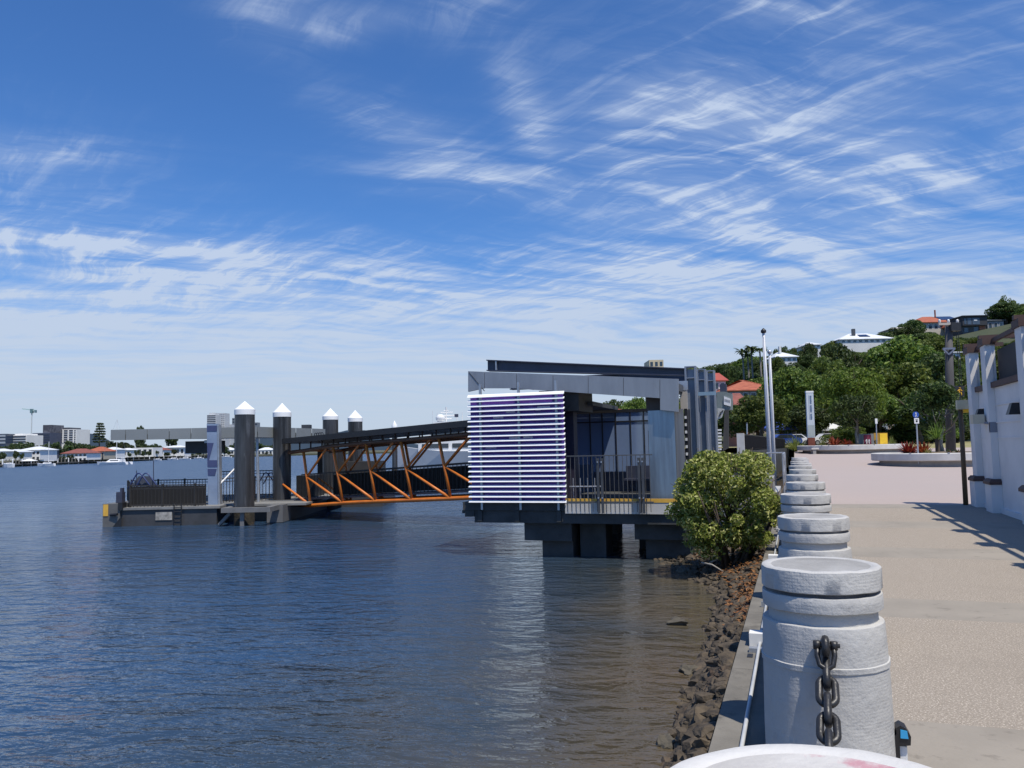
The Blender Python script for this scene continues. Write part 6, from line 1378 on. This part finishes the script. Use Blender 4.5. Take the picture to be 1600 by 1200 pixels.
# trees on the far shore
rs_ = random.Random(21); GT = 'trees along the far shore'
def ft(px, py, w, dep, lab='rounded tree in the belt along the far shore', kind=None): tree_px(kind or rs_.choice(('far', 'far2')), lab, px, py, w, dep, GT, .3)
for i in range(60):
    px = -10 + 7.6 * i + rs_.uniform(-3, 3); d = shdep(px) + rs_.uniform(50, 150); ft(px, rs_.uniform(690, 697), rs_.uniform(13, 22), d)
for px, py, w, dd, lab in ((88, 690, 20, 22, 'tall green tree beside the red roofed far house'), (12, 694, 26, 60, 'broad tree behind the white far houses, left'), (42, 690, 30, 90, 'broad dark tree behind the white far houses, right'), (192, 690, 22, 40, 'leafy tree behind the catamaran mast'), (219, 664.5, 18, 260, 'flat topped tree rising above the pontoon canopy, left one'), (268, 665.5, 24, 300, 'bushy tree rising above the pontoon canopy, right one'), (110, 688, 22, 70, 'tree in front of the white apartment block'), (176, 689, 26, 120, 'dark tree right of the pine on the far shore'), (420, 700, 20, 60, 'green tree between the two front piles'), (354, 697, 18, 30, 'green tree right of the pylon foot')):
    ft(px, py, w, shdep(px) + dd, lab)
for i in range(34):
    px = -4 + 12.6 * i + rs_.uniform(-5, 5); d = shdep(px) + rs_.uniform(2, 7); ft(px, rs_.uniform(703, 713) - (px > 180) * 4, rs_.uniform(6, 13), d, 'low bush or small tree at the water edge of the far shore')
# Norfolk pine: tiers of drooping boughs round a straight stem
def norfolk(label, px, yt, yb, dep, w):
    T = onD(px, yt, dep); zb = z_of(px, yb, dep); t = thing('norfolk_pine', label, 'pine tree', (T.x, T.y, .5), GT); mb = MB(); mb.tube([(T.x, T.y, .3), T], [.5, .1], 6); mb.build('trunk', bark, t)
    cl = []; h = T.z - zb; rs = random.Random(int(px))
    for i in range(8):
        u = i / 7; r = w * (1 - u * .72); z = zb + h * (.12 + .84 * u)
        for k in range(7): a = k * .9 + i * .5; rr = r * rs.uniform(.45, .95); cl.append(((math.cos(a) * rr, math.sin(a) * rr, z - .5), (w * .24, w * .24, h * .035)))
    o = link_mesh('crown', leaf_mesh('crown', cl, 1500, .5, lf_far, 5, jitter=.4), t)
norfolk('dark layered Norfolk pine on the far shore left of the canopy', 156, 661, 694, 420, 4.2)
for px, yt in ((108, 690), (204, 693)):
    palm('palm on the far shore in front of the pale apartments' if px == 108 else 'palm on the far shore by the boxy white house', px, yt, shdep(px) + 40, .5, 'palms on the far shore', 3.0)
# boats
def sailboat(label, px0, px1, yw, ydeck, mastx, masty, dep, name='sailing_boat', cat='sailing boat', cabin=True, hulls=1, group='boats along the far shore'):
    l0, l1 = lat_of(px0, dep), lat_of(px1, dep); zd = z_of((px0 + px1) / 2, ydeck, dep); t = thing(name, label, cat, tuple(fr((l0 + l1) / 2, dep, WATER)), group)
    L_ = l1 - l0; bw = max(1.0, L_ * .14)
    for k in range(hulls):
        o = (k - (hulls - 1) / 2) * bw * 2.4; mb = MB(); st = [(l0, .02, .35), (l0 + L_ * .18, .6, .12), (l0 + L_ * .5, 1, 0), (l1 - L_ * .03, .8, .02), (l1, .75, -.1)]; vs = []
        for l, hw, up in st:
            for s in (-1, 1): vs += [fr(l + L_ * .03, dep + o + s * bw * hw * .6, WATER - .2), fr(l, dep + o + s * bw * hw, zd + up)]
        fs = []
        for i in range(len(st) - 1): a = i * 4; b = a + 4; fs += [(a, b, b + 1, a + 1), (a + 3, b + 3, b + 2, a + 2), (a + 1, b + 1, b + 3, a + 3)]
        fs += [(0, 1, 3, 2), (len(vs) - 4, len(vs) - 2, len(vs) - 1, len(vs) - 3)]; mb.add(vs, fs); mb.build('hull', M('gelcoat', (.78, .78, .78), (.72, .72, .72), .5, rough=.3), t)
    if cabin:
        mb = MB(); hw = bw * (.55 if hulls == 1 else 1.7); a, b = l0 + L_ * .32, l0 + L_ * .78; z1 = zd + L_ * .10
        p = [fr(a, dep - hw, zd), fr(b, dep - hw, zd), fr(b, dep + hw, zd), fr(a, dep + hw, zd), fr(a + L_ * .12, dep - hw * .8, z1), fr(b, dep - hw * .8, z1), fr(b, dep + hw * .8, z1), fr(a + L_ * .12, dep + hw * .8, z1)]; mb.hexa(p); mb.build('cabin', M('gelcoat', (.78, .78, .78)), t)
        mb = MB(); mb.fbox(a + L_ * .14, b - L_ * .04, dep - hw * .93, dep - hw * .86, zd + L_ * .03, zd + L_ * .07); mb.build('cabin_window', win, t)
    if mastx:
        mb = MB(); x = lat_of(mastx, dep); zt = z_of(mastx, masty, dep); mb.tube([fr(x, dep, zd), fr(x, dep, zt)], max(.09, L_ * .008), 6); mb.tube([fr(x, dep, zd + L_ * .16), fr(x + L_ * .33, dep, zd + L_ * .15)], .09, 6); mb.build('mast', white, t)
        mb = MB()
        for l in (l0 + .2, l1 - .2): mb.tube([fr(l, dep, zd + .1), fr(x, dep, zt)], .02, 4)
        mb.build('rigging', galv, t)
    return t
sailboat('white monohull sailing boat moored off the far shore at left', 59, 86, 729, 724.5, 76.5, 690, 288)
sailboat('white catamaran with tall mast moored off the far shore', 156, 202, 727, 722, 182.5, 655, 292, 'catamaran', 'catamaran', True, 2)
sailboat('small white launch tied up at the left far jetty', 6, 22, 727, 724.5, None, None, 270, 'motor_launch', 'motor boat')
for lab, a, b, yd, d in (('white motor cruiser on the far shore, left of the display board posts', 262, 278, 716.5, 500), ('white motor cruiser moored right of the flat eaved far house', 280, 298, 716, 520), ('white motor cruiser just left of the pylon', 303, 318, 715.5, 560), ('white motor cruiser between pylon and front pile', 346, 362, 713.2, 660), ('small white runabout moored below the boxy far house', 240, 252, 717.5, 470)):
    sailboat(lab, a, b, 720, yd, None, None, d, 'motor_cruiser', 'motor boat')
# far jetties: row of pale posts with a walkway
def far_jetty(label, px0, px1, y, n):
    d0, d1 = shdep(px0) - 9, shdep(px1) - 9; a = fr(lat_of(px0, d0), d0, 0); b = fr(lat_of(px1, d1), d1, 0); t = thing('far_jetty', label, 'jetty', (a.x, a.y, WATER), 'jetties along the far shore')
    mb = MB(); mb.bar(a + V((0, 0, -.55)), b + V((0, 0, -.55)), 2.2, .3); mb.build('walkway', M('jetty_boards', (.16, .14, .12), (.1, .09, .08), .5), t)
    for i in range(n):
        p = a.lerp(b, (i + .5) / n); mb = MB(); mb.lathe((p.x, p.y, 0), [(.22, -2), (.22, 1.1), (.05, 1.5)], 6); mb.build('jetty_post', white if i % 3 == 0 else darkconc, t)
far_jetty('jetty with pale posts in front of the white far houses', 2, 60, 724, 12); far_jetty('jetty with pale posts below the red roofed far house', 88, 150, 722, 12); far_jetty('long jetty with pale posts from the catamaran to the pylon', 204, 322, 716, 18); far_jetty('jetty with pale posts beyond the front piles', 345, 430, 712, 10)
t = thing('patio_umbrella', 'large white patio umbrella on the far shore bank', 'umbrella', tuple(fr(lat_of(46, 298), 298, .8))); p = fr(lat_of(46, 298), 298, 0); zt = z_of(46, 716.5, 298)
mb = MB(); mb.lathe(p, [(2.9, zt - .9), (2.85, zt - .8), (.05, zt)], 8); mb.build('canopy', white, t); mb = MB(); mb.tube([p + V((0, 0, .3)), p + V((0, 0, zt - .1))], .06, 6); mb.build('pole', galv, t)
for k in list(protos):
    if k not in used: bpy.data.objects.remove(protos[k])
